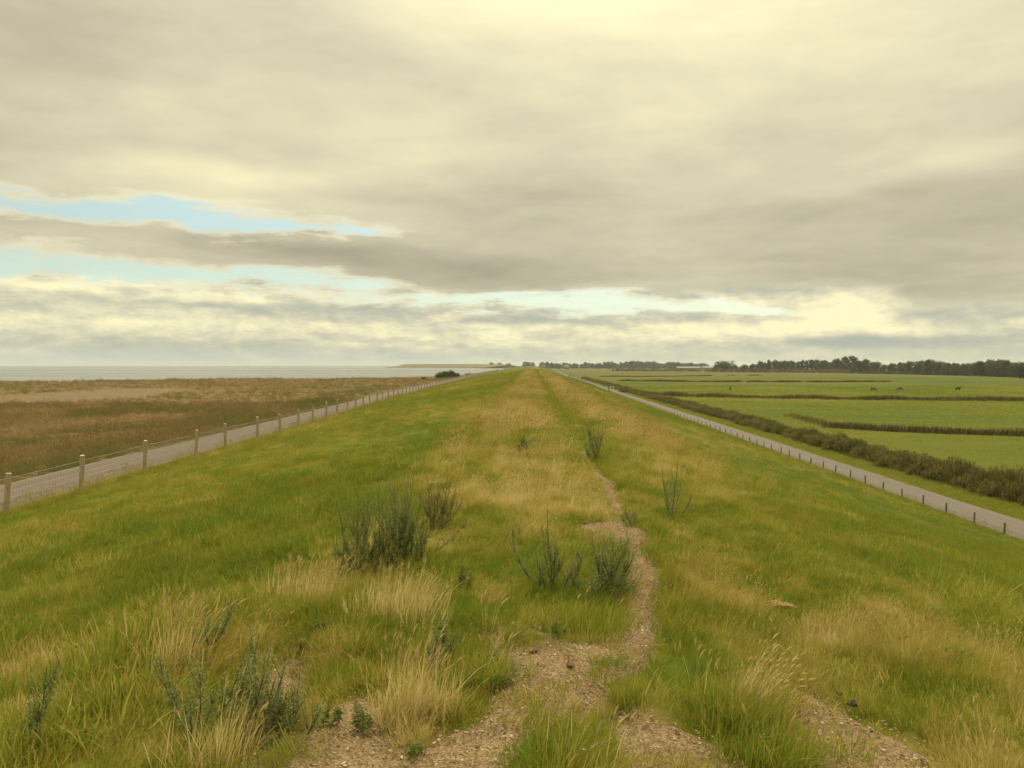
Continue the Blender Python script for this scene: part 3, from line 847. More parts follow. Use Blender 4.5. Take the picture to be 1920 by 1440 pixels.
ok = (x / y < .70) & (fbm(x / 6, y / 9, 201, 3) + .45 * RS.rand(n) > .56); x, y = x[ok], y[ok]; n = len(x)
put(x, y, 12 + RS.randint(0, 2, n), np.stack([1.1 + RS.rand(n), 1.1 + RS.rand(n), .5 + .5 * RS.rand(n)], 1) * (y / 130).clip(.7, 1.6)[:, None], np.clip(.08 + .6 * (fbm(x / 25, y / 25, 203, 3) - .42) + .16 * RS.rand(n), 0, 1), RS.rand(n) * .6, z=np.full(n, -.06) + (fbm(x / 30, y / 30, 101, 3) - .5) * .25, tilt=.1)
# sparse seedlings and stray blades on the bare earth
n = 9000
x = -4 + 8.2 * RS.rand(n); y = 2.4 + 8 * RS.rand(n)
ok = bare(x, y) & (vnoise(x * 3, y * 3, 141) + .3 * vnoise(x * 9, y * 9, 142) > .80); x, y = x[ok], y[ok]; n = len(x)
put(x, y, RS.randint(0, 3, n), .30 + .4 * RS.rand(n), .1 + .6 * RS.rand(n), RS.rand(n))
grass = scatter('grass', GT, np.concatenate(PX), np.concatenate(IX), np.concatenate(RO), np.concatenate(SC), np.concatenate(DR), np.concatenate(TI), MAT['blade'])
tag(grass, 'long mixed green and straw coloured grass covering the dyke', 'grass', kind='stuff')
print('grass tufts', len(grass.data.vertices))

# chips and small stones lying on the bare earth
n = 90000
x = -4.2 + 8.6 * RS.rand(n); y = 2.2 + 9.5 * RS.rand(n) ** 1.25
ok = bare(x, y, .12); x, y = x[ok], y[ok]; n = len(x)
z = hgt(x, y) - .008
L = (.0030 + .0065 * RS.rand(n) ** 2); W = L * (.25 + .5 * RS.rand(n)); th = RS.rand(n) * 6.28
ux, uy = np.cos(th), np.sin(th); tz = (RS.rand(n) - .5) * .7; hz = .0015 + .003 * RS.rand(n)
c0 = np.stack([x, y, z + .002], 1)
A = np.stack([ux * L, uy * L, tz * L], 1); B = np.stack([-uy * W, ux * W, (RS.rand(n) - .5) * W], 1); U = np.stack([0 * x, 0 * x, hz], 1)
V = np.stack([c0 - A - B, c0 + A - B, c0 + A + B, c0 - A + B, c0 - A * .8 + U, c0 + A * .8 + U], 1).reshape(-1, 3)
base = np.arange(n)[:, None] * 6
li4 = (base + np.array([[0, 1, 5, 4, 2, 3, 4, 5]])).reshape(-1); li3 = (base + np.array([[1, 2, 5, 3, 0, 4]])).reshape(-1)
me = raw_mesh('wood_chips', V, np.concatenate([li4, li3]), np.concatenate([np.full(2*n, 4), np.full(2*n, 3)]).astype(np.int32), np.repeat(RS.rand(n), 6), None)
me.materials.append(MAT['chip'])
tag(link(bpy.data.objects.new('wood_chips', me)), 'loose pale chips and broken shell strewn over the bare path', 'chips', kind='stuff')

# marsh plants
MU = []
for s in range(3): MU.append(blades(46, .35, .25, .60, .020, .38, .6, .12, 700 + s)[:5])
for s in range(3):
    b = blades(30, .30, .35, .75, .014, .26, .4, .12, 720 + s); MU.append(join([b[:5]] + straw(12, .28, .45, .85, .008, 750 + 3*s, .10, .014)))
MC = tuft_collection('marsh_sources', 'marsh_tuft', MU, MAT['reed'])
MT = scatter_tree('marsh_scatter', MC)
def marsh_pts(n, y0, y1, a1, pw):
    y = y0 + (y1 - y0) * RS.rand(n) ** 1.4; a = a1 * RS.rand(n) ** pw
    x = -XL(y) - 4.2 - a
    dsh = shore(x) - y + (fbm(x / 22, y / 22, 81, 4) - .5) * 50
    zb = E - 4.66 - .75 * sstep(0, 14, a) + (fbm(x / 7, y / 7, 91, 4) - .5) * .5 * sstep(2, 10, a)
    mdd = inside(mud_poly, x + (fbm(x / 6, y / 6, 95, 3) - .5) * 10, y + (fbm(x / 6, y / 6, 97, 3) - .5) * 16)
    u = x / y
    ok = (dsh > 1) & ~mdd & (u > -.76)
    return x[ok], y[ok], zb[ok] - .03, a[ok]
X_, Y_, Z_, A_ = [np.concatenate(q) for q in zip(marsh_pts(16000, 24, 110, 50, 1.3), marsh_pts(16000, 60, 330, 190, 1.0))]
n = len(X_)
dd = np.clip(.47 + (fbm(X_ / 5, Y_ / 9, 151, 4) - .5) * 1.6 + (RS.rand(n) - .5) * .6 - .28 * np.exp(-A_ / 7), 0, 1)
sc = (.6 + .7 * RS.rand(n)) * (.55 + .9 * fbm(X_ / 6, Y_ / 6, 161, 3)) * np.interp(Y_, [30, 120, 330], [1, 1.25, 1.5]) * (.45 + .55 * sstep(0, 3.0, A_))
rot = np.stack([RS.randn(n) * .15, RS.randn(n) * .15, RS.rand(n) * 6.28], 1)
marsh = scatter('marsh_plants', MT, np.stack([X_, Y_, Z_], 1), RS.randint(0, 6, n), rot, np.stack([sc, sc, sc * .66], 1), dd, RS.rand(n), MAT['reed'])
tag(marsh, 'brown and rusty low plants covering the salt marsh beside the sea', 'marsh plants', kind='stuff')

# ------------------------------------------------------------------ fences
def post_mesh(name, r, hgt_, round_, mats, sink=.3, top=.012, seed=0):
    rs = random.Random(seed); mb = MB(); n = 10 if round_ else 4
    lv = [-sink, 0, hgt_ * .35, hgt_ * .7, hgt_ - top, hgt_]
    V = []
    for i, z in enumerate(lv):
        rr = r * (1.02 - .06 * z / hgt_) * (.86 if i == 5 else 1)
        for j in range(n):
            q = 2 * math.pi * (j + .5) / n
            k = rr * (1 + rs.uniform(-.05, .05)) * (1.25 if not round_ else 1)
            V.append((math.cos(q) * k, math.sin(q) * k, z + (rs.uniform(-.008, .008) if i == 5 else 0)))
    fc = [(i*n+j, i*n+(j+1) % n, (i+1)*n+(j+1) % n, (i+1)*n+j) for i in range(5) for j in range(n)]
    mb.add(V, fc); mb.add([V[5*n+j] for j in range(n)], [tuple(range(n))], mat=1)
    me = mb.mesh(name)
    for m in mats: me.materials.append(m)
    return me

def fence(name, label, fx, ypos, pm, height, rows, vstep, vmax, wr, side):
    e = empty(name, (0, 0, 0)); tag(e, label, 'fence')
    rs = random.Random(3)
    tops = []
    far = MB()
    for i, y in enumerate(ypos):
        x = float(fx(y)) + rs.uniform(-.05, .05); z = float(hbase(x, y))
        lx, ly = rs.uniform(-.05, .05), rs.uniform(-.05, .05); s = rs.uniform(.94, 1.06)
        tops.append((x, y, z))
        if i < 98:
            o = bpy.data.objects.new('post', pm[i % len(pm)]); link(o, e)
            o.location = (x, y, z); o.rotation_euler = (lx, ly, rs.uniform(-.4, .4)); o.scale = (1, 1, s)
        else:
            far.box((x, y, z + height * .5), (.12, .12, height))
    if far.n:
        tag(far.build('far_post', pm[0].materials[0], e), kind='stuff')
    w = MB()
    for i in range(len(tops) - 1):
        p, q = np.array(tops[i]), np.array(tops[i+1])
        if p[1] > 260: break
        for hrow in rows:
            r_ = wr * (1.15 if hrow == rows[-1] else 1.)
            off = np.array([side * .085, 0, hrow])
            mid = (p + q) / 2 + off + np.array([0, 0, -.012])
            w.tube([p + off, mid, q + off], r_, 3, cap=False)
        if p[1] < vmax:
            L = q[1] - p[1]; k = int(L / vstep)
            for j in range(1, k):
                b = p + (q - p) * j / k + np.array([side * .085, 0, 0])
                w.tube([b + [0, 0, rows[0]], b + [0, 0, rows[-1]]], wr * .8, 3, cap=False)
    w.build('wire_mesh', MAT['wire'], e)
    return e

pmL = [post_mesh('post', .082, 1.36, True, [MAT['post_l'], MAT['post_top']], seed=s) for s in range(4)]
ypl = [18.4, 23.1, 27.4, 32.9, 38.1, 42.2, 47.4, 51.9] + list(np.arange(56.6, 640, 4.75))
fence('wire_fence', 'sheep fence of round wooden posts and square wire mesh along the sea-side road', lambda y: -XL(y), ypl, pmL, 1.34,
      [.08, .22, .38, .55, .74, .95, 1.14], .16, 75, .0042, -1)
pmR = [post_mesh('post', .044, .82, False, [MAT['post_r'], MAT['post_r']], seed=s + 9) for s in range(3)]
ypr = list(np.arange(33.2, 640, 2.95))
fence('post_and_wire_fence', 'row of short dark posts with thin wires along the land-side road', XR, ypr, pmR, .8, [.25, .5, .74], .3, 0, .0026, 1)

# ------------------------------------------------------------------ weeds
def leafset(mb, P, D, L, W, rv, droop=.25, rs=np.random):
    """narrow pointed leaves at points P along directions D"""
    n = len(P)
    D = D / (np.linalg.norm(D, axis=1)[:, None] + 1e-9)
    U = np.cross(D, rs.randn(n, 3)); U /= (np.linalg.norm(U, axis=1)[:, None] + 1e-9)
    L = np.broadcast_to(L, (n,))[:, None]; W = np.broadcast_to(W, (n,))[:, None]
    dn = np.array([[0, 0, -1.]]) * L * droop
    V = np.stack([P, P + D*L*.45 - U*W*.5 + dn*.2, P + D*L*.45 + U*W*.5 + dn*.2, P + D*L + dn], 1)
    base = np.arange(n)[:, None] * 4
    fc = np.concatenate([base + np.array([[0, 1, 3]]), base + np.array([[0, 3, 2]])], 0)
    mb.add(V.reshape(-1, 3), fc, np.repeat(rv, 4), 0.)

def stem_curve(b, t, bend, n=9):
    b = np.array(b, float); t = np.array(t, float)
    s = np.linspace(0, 1, n)[:, None]
    side = np.array([(t - b)[0], (t - b)[1], 0.])
    # leaves the ground outwards, then straightens up
    return b + (t - b) * s + (side * .45 * bend + np.array([0, 0, -np.linalg.norm(side) * .18 * bend])) * (s * (1 - s)) * 1.6

def weed(name, label, cat, base_px, tips_px, leafmat, ll=.036, lw=.0075, dens=170, seed=0, spike=.45, group=None, side_shoot=5, zoff=0., depth=.22, sr=.0042, z=CREST, fan=1., spread=.06):
    """a plant rooted at a ground point, its shoots reaching the given heights"""
    rs = np.random.RandomState(seed)
    b = at(base_px[0], base_px[1], z); b[2] = float(hgt(b[0], b[1])) - .01
    b[1] = (E - b[2]) * F / (base_px[1] - VY); b[0] = (base_px[0] - VX) / F * b[1]; b[2] = float(hgt(b[0], b[1])) - .01
    e = empty(name, b); tag(e, label, cat, group)
    st = MB(); lf = MB()
    tips_px = list(tips_px)
    if spread > .1: tips_px += [(tx + rs.uniform(-30, 30), ty + rs.uniform(15, 105)) for tx, ty in tips_px]
    for (tx, ty) in tips_px:
        dy = rs.uniform(-depth, depth)
        Yd = b[1] + dy
        top = np.array([(tx - VX) / F * Yd - b[0], dy, E - (ty - VY) / F * Yd - b[2]])
        foot = np.array([rs.uniform(-1, 1) * spread + top[0] * min(.6, spread * 2.2), rs.uniform(-1, 1) * spread, 0])
        C = stem_curve(foot, top, rs.uniform(.4, 1.0) * fan)
        Ls = np.linalg.norm(top)
        st.tube(C, np.linspace(sr, sr * .35, len(C)), 5)
        curves = [(C, 1.0)]
        for k in range(side_shoot):
            t = rs.uniform(.25, .8); i = int(t * (len(C) - 1)); p = C[i]
            ang = rs.rand() * 6.28
            dv = np.array([math.cos(ang) * .55, math.sin(ang) * .55, 1.]) * Ls * rs.uniform(.12, .26) + (C[-1] - C[i]) * .25
            c2 = stem_curve(p, p + dv, .5, 5); st.tube(c2, np.linspace(sr * .5, sr * .2, 5), 4); curves.append((c2, .5))
        for cv, wgt in curves:
            n = max(6, int(dens * np.linalg.norm(cv[-1] - cv[0]) * 1.15))
            t = rs.rand(n) ** .8
            t = t * .94 + .06
            f = t * (len(cv) - 1); i = np.minimum(f.astype(int), len(cv) - 2); u = (f - i)[:, None]
            P = cv[i] * (1 - u) + cv[i + 1] * u; T = cv[i + 1] - cv[i]
            T = T / (np.linalg.norm(T, axis=1)[:, None] + 1e-9)
            O = rs.randn(n, 3); O -= T * np.sum(O * T, 1)[:, None]; O /= np.linalg.norm(O, axis=1)[:, None]
            D = O * .9 + T * rs.uniform(.2, 1.1, n)[:, None] + np.array([[.15, 0, 0]])
            tap = np.where(t > 1 - spike, .35 + .5 * (1 - t) / spike, .75 + .25 * (1 - t))
            leafset(lf, P, D, ll * tap * (.7 + .6 * rs.rand(n)), lw * (.6 + .6 * rs.rand(n)), np.clip(.25 + .45 * rs.rand(n) + .15 * t, 0, 1), .3, rs)
    st.build('stem', MAT['stem'], e)
    lf.build('foliage', leafmat, e)
    return e

weed('mugwort', 'grey-green mugwort with bare pointed shoots, left side of the big clump on the crest', 'weed', (668, 1085), [(632, 945), (656, 968), (690, 908), (708, 886), (640, 1000), (720, 960), (680, 985), (740, 920), (650, 930), (665, 1005), (700, 1000), (718, 1010), (670, 940), (648, 1020), (690, 1020)], MAT['mug_leaf'], seed=1, spread=.22, dens=150, ll=.032, group='mugwort clumps on the dyke crest')
weed('mugwort', 'bushy dark green mugwort in the middle of the big clump left of the path', 'weed', (738, 1062), [(738, 890), (762, 905), (775, 885), (720, 930), (790, 925), (752, 950), (728, 975), (800, 985), (700, 990), (775, 960), (745, 1000), (760, 930), (725, 1000), (790, 1000), (715, 960), (770, 1010), (750, 1010), (708, 1010)], MAT['mug_leaf'], seed=2, spread=.24, dens=150, ll=.032, group='mugwort clumps on the dyke crest', side_shoot=8)
weed('mugwort', 'brown-red mugwort with seeded tips, right-hand plant of the big clump', 'weed', (812, 1000), [(800, 892), (822, 905), (838, 892), (855, 912), (846, 935), (785, 925), (866, 940), (815, 930)], MAT['mug_red'], seed=3, spread=.2, dens=150, ll=.030, group='mugwort clumps on the dyke crest', side_shoot=8)
weed('mugwort', 'single mugwort shoot leaning far right over the grass below the reddish clump', 'weed', (775, 1048), [(862, 990), (842, 1012)], MAT['mug_leaf'], seed=4, side_shoot=2, spike=.3)
weed('mugwort', 'upright dark mugwort with one tall curved shoot beside the narrow path', 'weed', (1028, 1112), [(1026, 955), (1018, 1010), (1042, 1012), (1005, 1035), (1060, 1030), (1012, 1050), (1050, 1048)], MAT['mug_leaf'], seed=5)
weed('mugwort', 'sprawling fine-leaved mugwort leaning right towards the narrow path', 'weed', (1072, 1118), [(1110, 1000), (1150, 1005), (1172, 1020), (1190, 1035), (1198, 1062), (1130, 1020), (1095, 1025), (1165, 1055), (1145, 1060), (1180, 1005), (1080, 1050), (1062, 1062), (1090, 1040)], MAT['mug_leaf'], seed=6, spread=.2, ll=.032, lw=.006, dens=160, side_shoot=9)
weed('mugwort', 'thin mugwort with a bent shoot reaching left into the yellow grass', 'weed', (1005, 1098), [(962, 1015), (972, 1040)], MAT['mug_leaf'], seed=7, side_shoot=2)
weed('mugwort', 'small dark green mugwort sprig in pale grass left of the tall curved one', 'weed', (955, 1022), [(976, 972), (960, 985), (950, 1000)], MAT['mug_leaf'], seed=8, side_shoot=3)
weed('mugwort', 'slender mugwort group with bare vertical shoots on the right of the path', 'weed', (1262, 972), [(1240, 880), (1246, 900), (1270, 862), (1262, 905), (1276, 905), (1250, 925), (1296, 930), (1300, 945)], MAT['mug_leaf'], seed=9, side_shoot=2, depth=.4, sr=.006)
weed('mugwort', 'dark blue-green mugwort with forked tips where the bare trail ends', 'weed', (1114, 862), [(1104, 790), (1112, 802), (1122, 805), (1130, 802), (1108, 820), (1118, 822), (1098, 832)], MAT['mug_leaf'], seed=10, depth=.5, sr=.008, ll=.06, lw=.013, dens=90)
weed('mugwort', 'small round dark mugwort in straw grass left of the trail', 'weed', (985, 850), [(978, 818), (986, 822), (994, 822), (972, 832)], MAT['mug_leaf'], seed=11, depth=.4, sr=.008, ll=.07, lw=.018)
weed('mugwort', 'low grey-green mugwort at the trail edge below the slender shoots', 'weed', (1182, 985), [(1172, 950), (1186, 955), (1195, 962), (1165, 965), (1178, 962)], MAT['mug_leaf'], seed=12, depth=.3)
weed('mugwort', 'large mugwort with one shoot leaning left and one right in the near-left grass', 'weed', (368, 1395), [(284, 1240), (300, 1275), (365, 1225), (352, 1290), (398, 1290), (330, 1320), (345, 1335)], MAT['mug_leaf'], seed=13, dens=170, ll=.042)
weed('mugwort', 'leafy mugwort shoot pointing up right out of the near-left straw', 'weed', (402, 1352), [(478, 1195), (462, 1215), (440, 1260), (452, 1280)], MAT['mug_leaf'], seed=14, dens=170, ll=.042)
weed('mugwort', 'feathery spreading mugwort at the edge of the near-left bare earth', 'weed', (482, 1395), [(470, 1230), (500, 1225), (530, 1235), (556, 1262), (575, 1290), (590, 1330), (520, 1270), (545, 1310), (490, 1260), (450, 1290), (510, 1300)], MAT['mug_leaf'], seed=15, spread=.16, ll=.030, lw=.006, dens=160, side_shoot=9)
weed('mugwort', 'dark mugwort with a fan of short shoots and one long tip behind wispy straw', 'weed', (372, 1232), [(436, 1116), (420, 1145), (355, 1168), (370, 1165), (385, 1172), (340, 1175), (400, 1180)], MAT['mug_leaf'], seed=16, dens=170)
weed('mugwort', 'single stout mugwort spike at the left edge of the turf', 'weed', (38, 1420), [(66, 1262), (52, 1320), (30, 1345), (14, 1370)], MAT['mug_leaf'], seed=17, dens=200, ll=.044)
weed('mugwort', 'dark mugwort among the tall straw in front of the big bare patch', 'weed', (812, 1262), [(826, 1158), (838, 1165), (818, 1190), (862, 1185), (850, 1200), (800, 1210)], MAT['mug_leaf'], seed=18, dens=170, ll=.042)
weed('mugwort', 'mugwort stem lying flat across the rim of the big bare patch', 'weed', (878, 1298), [(975, 1268), (955, 1278), (915, 1284)], MAT['mug_leaf'], seed=19, dens=260, ll=.04, fan=.3, side_shoot=2, depth=.06)
for i, (bx, by, lab, tp) in enumerate([
    (874, 1108, 'leafy blue-green weed between the straw tuft and the worn path', [(868, 1062), (876, 1066), (884, 1076), (862, 1082), (880, 1090)]),
    (1050, 1200, 'small pale green seedling on the upper rim of the big bare patch', [(1046, 1168), (1058, 1174), (1040, 1180)]),
    (594, 1200, 'pale green leafy weed in the dark hollow left of the straw', [(586, 1158), (600, 1165), (575, 1175), (612, 1172), (590, 1180)]),
    (562, 1240, 'broad-leaved weed above the near-left bare earth', [(552, 1204), (570, 1208), (584, 1216), (545, 1218)]),
    (620, 1372, 'small bright weed alone on the near-left bare earth', [(612, 1338), (626, 1340), (632, 1354), (605, 1352)]),
    (672, 1385, 'bright green weed at the foot of the long straw tuft', [(664, 1325), (676, 1335), (690, 1350), (656, 1350), (682, 1362)]),
    (770, 1425, 'low green weed in front of the long straw tuft, at the bottom of the view', [(765, 1400), (778, 1402), (786, 1412)]),
    (1790, 1225, 'blue-green leafy weed low on the right-hand slope', [(1768, 1212), (1782, 1208), (1800, 1214), (1775, 1220)]),
    (1440, 1415, 'bluish weed between the two right-hand bare patches', [(1428, 1378), (1442, 1382), (1456, 1392), (1420, 1398)]),
]):
    weed('leafy_weed', lab, 'weed', (bx, by), tp, MAT['weed_leaf'], seed=40 + i, ll=.034, lw=.011, dens=170, side_shoot=3, spike=.1, depth=.08, sr=.003, group='small leafy weeds near the path')

# ------------------------------------------------------------------ tussocks standing out of the turf
def tussock(name, label, px, py, n, rad, l0, l1, mat, nh, seed, lean=.32, wind=.14, hl=.06, hr=.005, sy=1., w=.0052, l_head=(.35, .55)):
    b = at(px, py, CREST); b[2] = float(hgt(b[0], b[1])); b[1] = (E - b[2]) * F / (py - VY); b[0] = (px - VX) / F * b[1]; b[2] = float(hgt(b[0], b[1])) - .015
    e = empty(name, b); tag(e, label, 'grass tussock')
    p = blades(n, rad, l0, l1, w, lean, .6, wind, seed)
    rs = np.random.RandomState(seed)
    cx, cy = rs.randn(7) * rad * .55, rs.randn(7) * rad * .55; hz = .65 + .6 * rs.rand(7)
    q7 = rs.randint(0, 7, n)
    V = p[0].reshape(n, 7, 3) * np.array([.75, .75, 1.]); V[:, :, 2] *= hz[q7][:, None]
    V[:, :, 0] += cx[q7][:, None]; V[:, :, 1] += cy[q7][:, None]; V = V.reshape(-1, 3)
    V = V * np.array([1, sy, 1])
    me = raw_mesh('blades', V, p[1], p[2], p[3], p[4]); me.materials.append(mat); link(bpy.data.objects.new('blades', me), e)
    if nh:
        q = straw(nh, rad * .9, l_head[0], l_head[1], .003, seed + 5, hl, hr)
        st = q[0]; me = raw_mesh('stalks', st[0] * np.array([1, sy, 1]), st[1], st[2], st[3] * .6 + .3, st[4]); me.materials.append(MAT['tuss_straw']); link(bpy.data.objects.new('stalks', me), e)
        if nh <= 24:
            b3_ = blades(nh, rad * .9, l_head[0], l_head[1], .003, .22, .35, .14, seed + 5, tipw=.5)
            for i in range(nh):
                hd = heads(b3_[5][i:i+1], b3_[6][i:i+1], hl, hr, seed + 9 + i, (.4, 1.))
                me = raw_mesh('seed_head', hd[0] * np.array([1, sy, 1]), hd[1], hd[2], hd[3], hd[4]); me.materials.append(MAT['seed']); link(bpy.data.objects.new('seed_head', me), e)
            return e
        hd = q[1]; me = raw_mesh('seed_heads', hd[0] * np.array([1, sy, 1]), hd[1], hd[2], hd[3], hd[4]); me.materials.append(MAT['seed']); link(bpy.data.objects.new('seed_heads', me), e)
    return e
G_, S_ = MAT['tuss_green'], MAT['tuss_straw']
tussock('straw_tussock', 'big tuft of pale dry grass with drooping seed heads in front of the mugwort clump', 752, 1165, 900, .24, .12, .32, S_, 110, 801, l_head=(.20, .36), hl=.045, hr=.004)
tussock('straw_tussock', 'tall golden straw tuft leaning over beside the large bare patch', 762, 1352, 620, .12, .12, .36, S_, 70, 802, l_head=(.26, .44), hl=.05, hr=.0042)
tussock('straw_tussock', 'orange-tan dry tuft left of the mugwort clump', 578, 1108, 700, .30, .10, .24, S_, 90, 803, l_head=(.16, .28))
tussock('straw_tussock', 'wispy straw tuft with bent stalks behind the near-left mugwort', 318, 1268, 160, .12, .15, .36, S_, 60, 804, lean=.5, l_head=(.3, .46))
tussock('straw_tussock', 'sparse pale stalks in front of the near-left mugwort, at the bottom of the view', 405, 1440, 260, .16, .12, .28, S_, 26, 805, l_head=(.20, .34), hl=.05, hr=.005)
tussock('green_tussock', 'round bright green tussock standing alone in the worn path', 1182, 1322, 380, .09, .07, .15, G_, 3, 806, lean=.5, wind=.03, l_head=(.14, .22))
tussock('green_tussock', 'large green tussock with pale foxtail heads at the bottom middle', 1085, 1440, 850, .16, .08, .19, G_, 16, 807, lean=.42, hl=.06, hr=.0055, l_head=(.16, .27))
tussock('green_tussock', 'dense dark green tussock on the left rim of the large bare patch', 905, 1275, 800, .16, .07, .17, G_, 6, 808, lean=.42, wind=.06, l_head=(.16, .26))
tussock('green_tussock', 'wide green tussock behind the large bare patch, under the mugwort', 1095, 1180, 1100, .32, .09, .20, G_, 5, 809, lean=.4, sy=.6, l_head=(.16, .26))
tussock('green_tussock', 'shaggy green and tan tussock right of the worn path with a few foxtails', 1365, 1325, 1100, .27, .09, .19, G_, 14, 810, lean=.42, hl=.055, hr=.005, l_head=(.2, .32))
tussock('green_tussock', 'ragged green tussock between the two right-hand bare patches', 1480, 1425, 700, .20, .08, .19, G_, 5, 811, lean=.45, l_head=(.14, .24))
tussock('green_tussock', 'bent pale foxtail tussock on the left end of the large bare patch', 915, 1185, 120, .06, .1, .2, G_, 8, 812, lean=.6, hl=.085, hr=.009, l_head=(.15, .28))

# ------------------------------------------------------------------ stones and a scrap of wood
def lump(name, label, cat, px, py, size, mat, seed, flat=.6):
    import bmesh
    bm = bmesh.new(); bmesh.ops.create_icosphere(bm, subdivisions=3, radius=1.)
    rs = np.random.RandomState(seed); o_ = rs.rand(3) * 9
    for v in bm.verts:
        c = v.co
        k = .55 + .9 * float(fbm(np.array(c.x * 1.3 + o_[0] + c.z), np.array(c.y * 1.3 + o_[1] - c.z), seed, 4))
        v.co = Vector((c.x * k * size[0], c.y * k * size[1], c.z * k * size[2]))
    me = bpy.data.meshes.new(name); bm.to_mesh(me); bm.free(); me.materials.append(mat)
    for p in me.polygons: p.use_smooth = True
    b = at(px, py, CREST); b[2] = float(hgt(b[0], b[1])); b[1] = (E - b[2]) * F / (py - VY); b[0] = (px - VX) / F * b[1]; b[2] = float(hgt(b[0], b[1]))
    o = link(bpy.data.objects.new(name, me)); o.location = (b[0], b[1], b[2] + size[2] * .12); o.rotation_euler = (0, 0, rs.rand() * 6)
    return tag(o, label, cat)
lump('stone', 'dark stone half sunk at the top of the right-hand bare patch', 'stone', 1597, 1322, (.030, .024, .018), MAT['stone'], 1)
lump('stone', 'small black stone left of the dark one on the right-hand bare patch', 'stone', 1572, 1300, (.016, .012, .010), MAT['stone'], 2)
lump('earth_clod', 'reddish brown clod lying alone in the large bare patch', 'clod', 1071, 1250, (.022, .018, .013), MAT['clod'], 3)
lump('earth_clod', 'flat dark clod near the upper rim of the large bare patch', 'clod', 1000, 1222, (.034, .022, .009), MAT['clod'], 4)
b = at(1465, 1140, CREST - .35); b[2] = float(hgt(b[0], b[1])); b[1] = (E - b[2]) * F / (1140 - VY); b[0] = (1465 - VX) / F * b[1]; b[2] = float(hgt(b[0], b[1])) + .015
mb = MB()
for k in range(3):
    q = .15 * (k - 1); mb.tube([(-.10, q * .25, .01 * k), (-.03, q * .25 + .01, .02), (.04, q * .2, .015), (.10, q * .3 - .01, .005)], [.006, .012, .010, .004], 6)
o = mb.build('driftwood', MAT['driftwood']); o.location = tuple(b); tag(o, 'orange-brown splinters of wood in a hollow on the right-hand slope', 'driftwood')

# ------------------------------------------------------------------ leafy masses
def leaf_cloud(lumps, n, size, seed, droop=.1, aspect=.55, up=.15):
    """leaf-sized faces spread through a set of ellipsoid lumps; returns an MB"""
    rs = np.random.RandomState(seed); mb = MB()
    lumps = np.array(lumps, float)                        # x y z rx ry rz
    vol = lumps[:, 3] * lumps[:, 4] * lumps[:, 5]; pr = vol ** .75; pr /= pr.sum()
    k = rs.choice(len(lumps), n, p=pr)
    D = rs.randn(n, 3); D /= np.linalg.norm(D, axis=1)[:, None]
    rad = rs.rand(n) ** .38
    P = lumps[k, :3] + D * lumps[k, 3:6] * rad[:, None]
    ok = P[:, 2] > .02; P = P[ok]; D = D[ok]; k = k[ok]; n = len(P)
    lr = rs.rand(len(lumps))
    A = D * .6 + rs.randn(n, 3) * .7 + np.array([[0, 0, up]]); A /= np.linalg.norm(A, axis=1)[:, None]
    B = np.cross(A, rs.randn(n, 3)); B /= np.linalg.norm(B, axis=1)[:, None]
    L = size * (.6 + .8 * rs.rand(n))[:, None]; W = L * aspect
    V = np.stack([P - A*L*.5, P + B*W*.5, P + A*L*.5, P - B*W*.5], 1)
    rv = np.clip(.20 + .35 * lr[k] + .45 * rs.rand(n), 0, 1)
    fc = np.arange(n)[:, None] * 4 + np.array([[0, 1, 2, 3]])
    mb.add(V.reshape(-1, 3), fc, np.repeat(rv, 4), 0.)
    return mb

def lumps_shrub(rs, w, h, n):
    L = []
    for i in range(n):
        a = rs.rand() * 6.28; r = rs.rand() ** .5 * w * .5
        z = h * rs.uniform(.25, .82) * (1 - .35 * (r / (w * .5)) ** 2)
        s = w * rs.uniform(.13, .24)
        L.append((math.cos(a) * r, math.sin(a) * r, z, s, s, s * rs.uniform(.8, 1.2)))
    L.append((0, 0, h * .3, w * .38, w * .38, h * .3))
    return L

def shrub_kind(name, w, h, nl, n, size, mat, seed, label, cat, group, asp=.42, up=.9):
    rs = np.random.RandomState(seed)
    e = empty(name); tag(e, label, cat, group)
    lp = lumps_shrub(rs, w, h, nl)
    leaf_cloud(lp, n, size, seed, aspect=asp, up=up).build('foliage', mat, e)
    st = MB()
    for q in lp[:-1]:
        st.tube([(rs.uniform(-.1, .1), rs.uniform(-.1, .1), -.1), (q[0] * .4, q[1] * .4, q[2] * .5), (q[0], q[1], q[2] + q[5] * .5)], [.035, .022, .008], 4)
    st.build('stem', MAT['twig'], e)
    return e

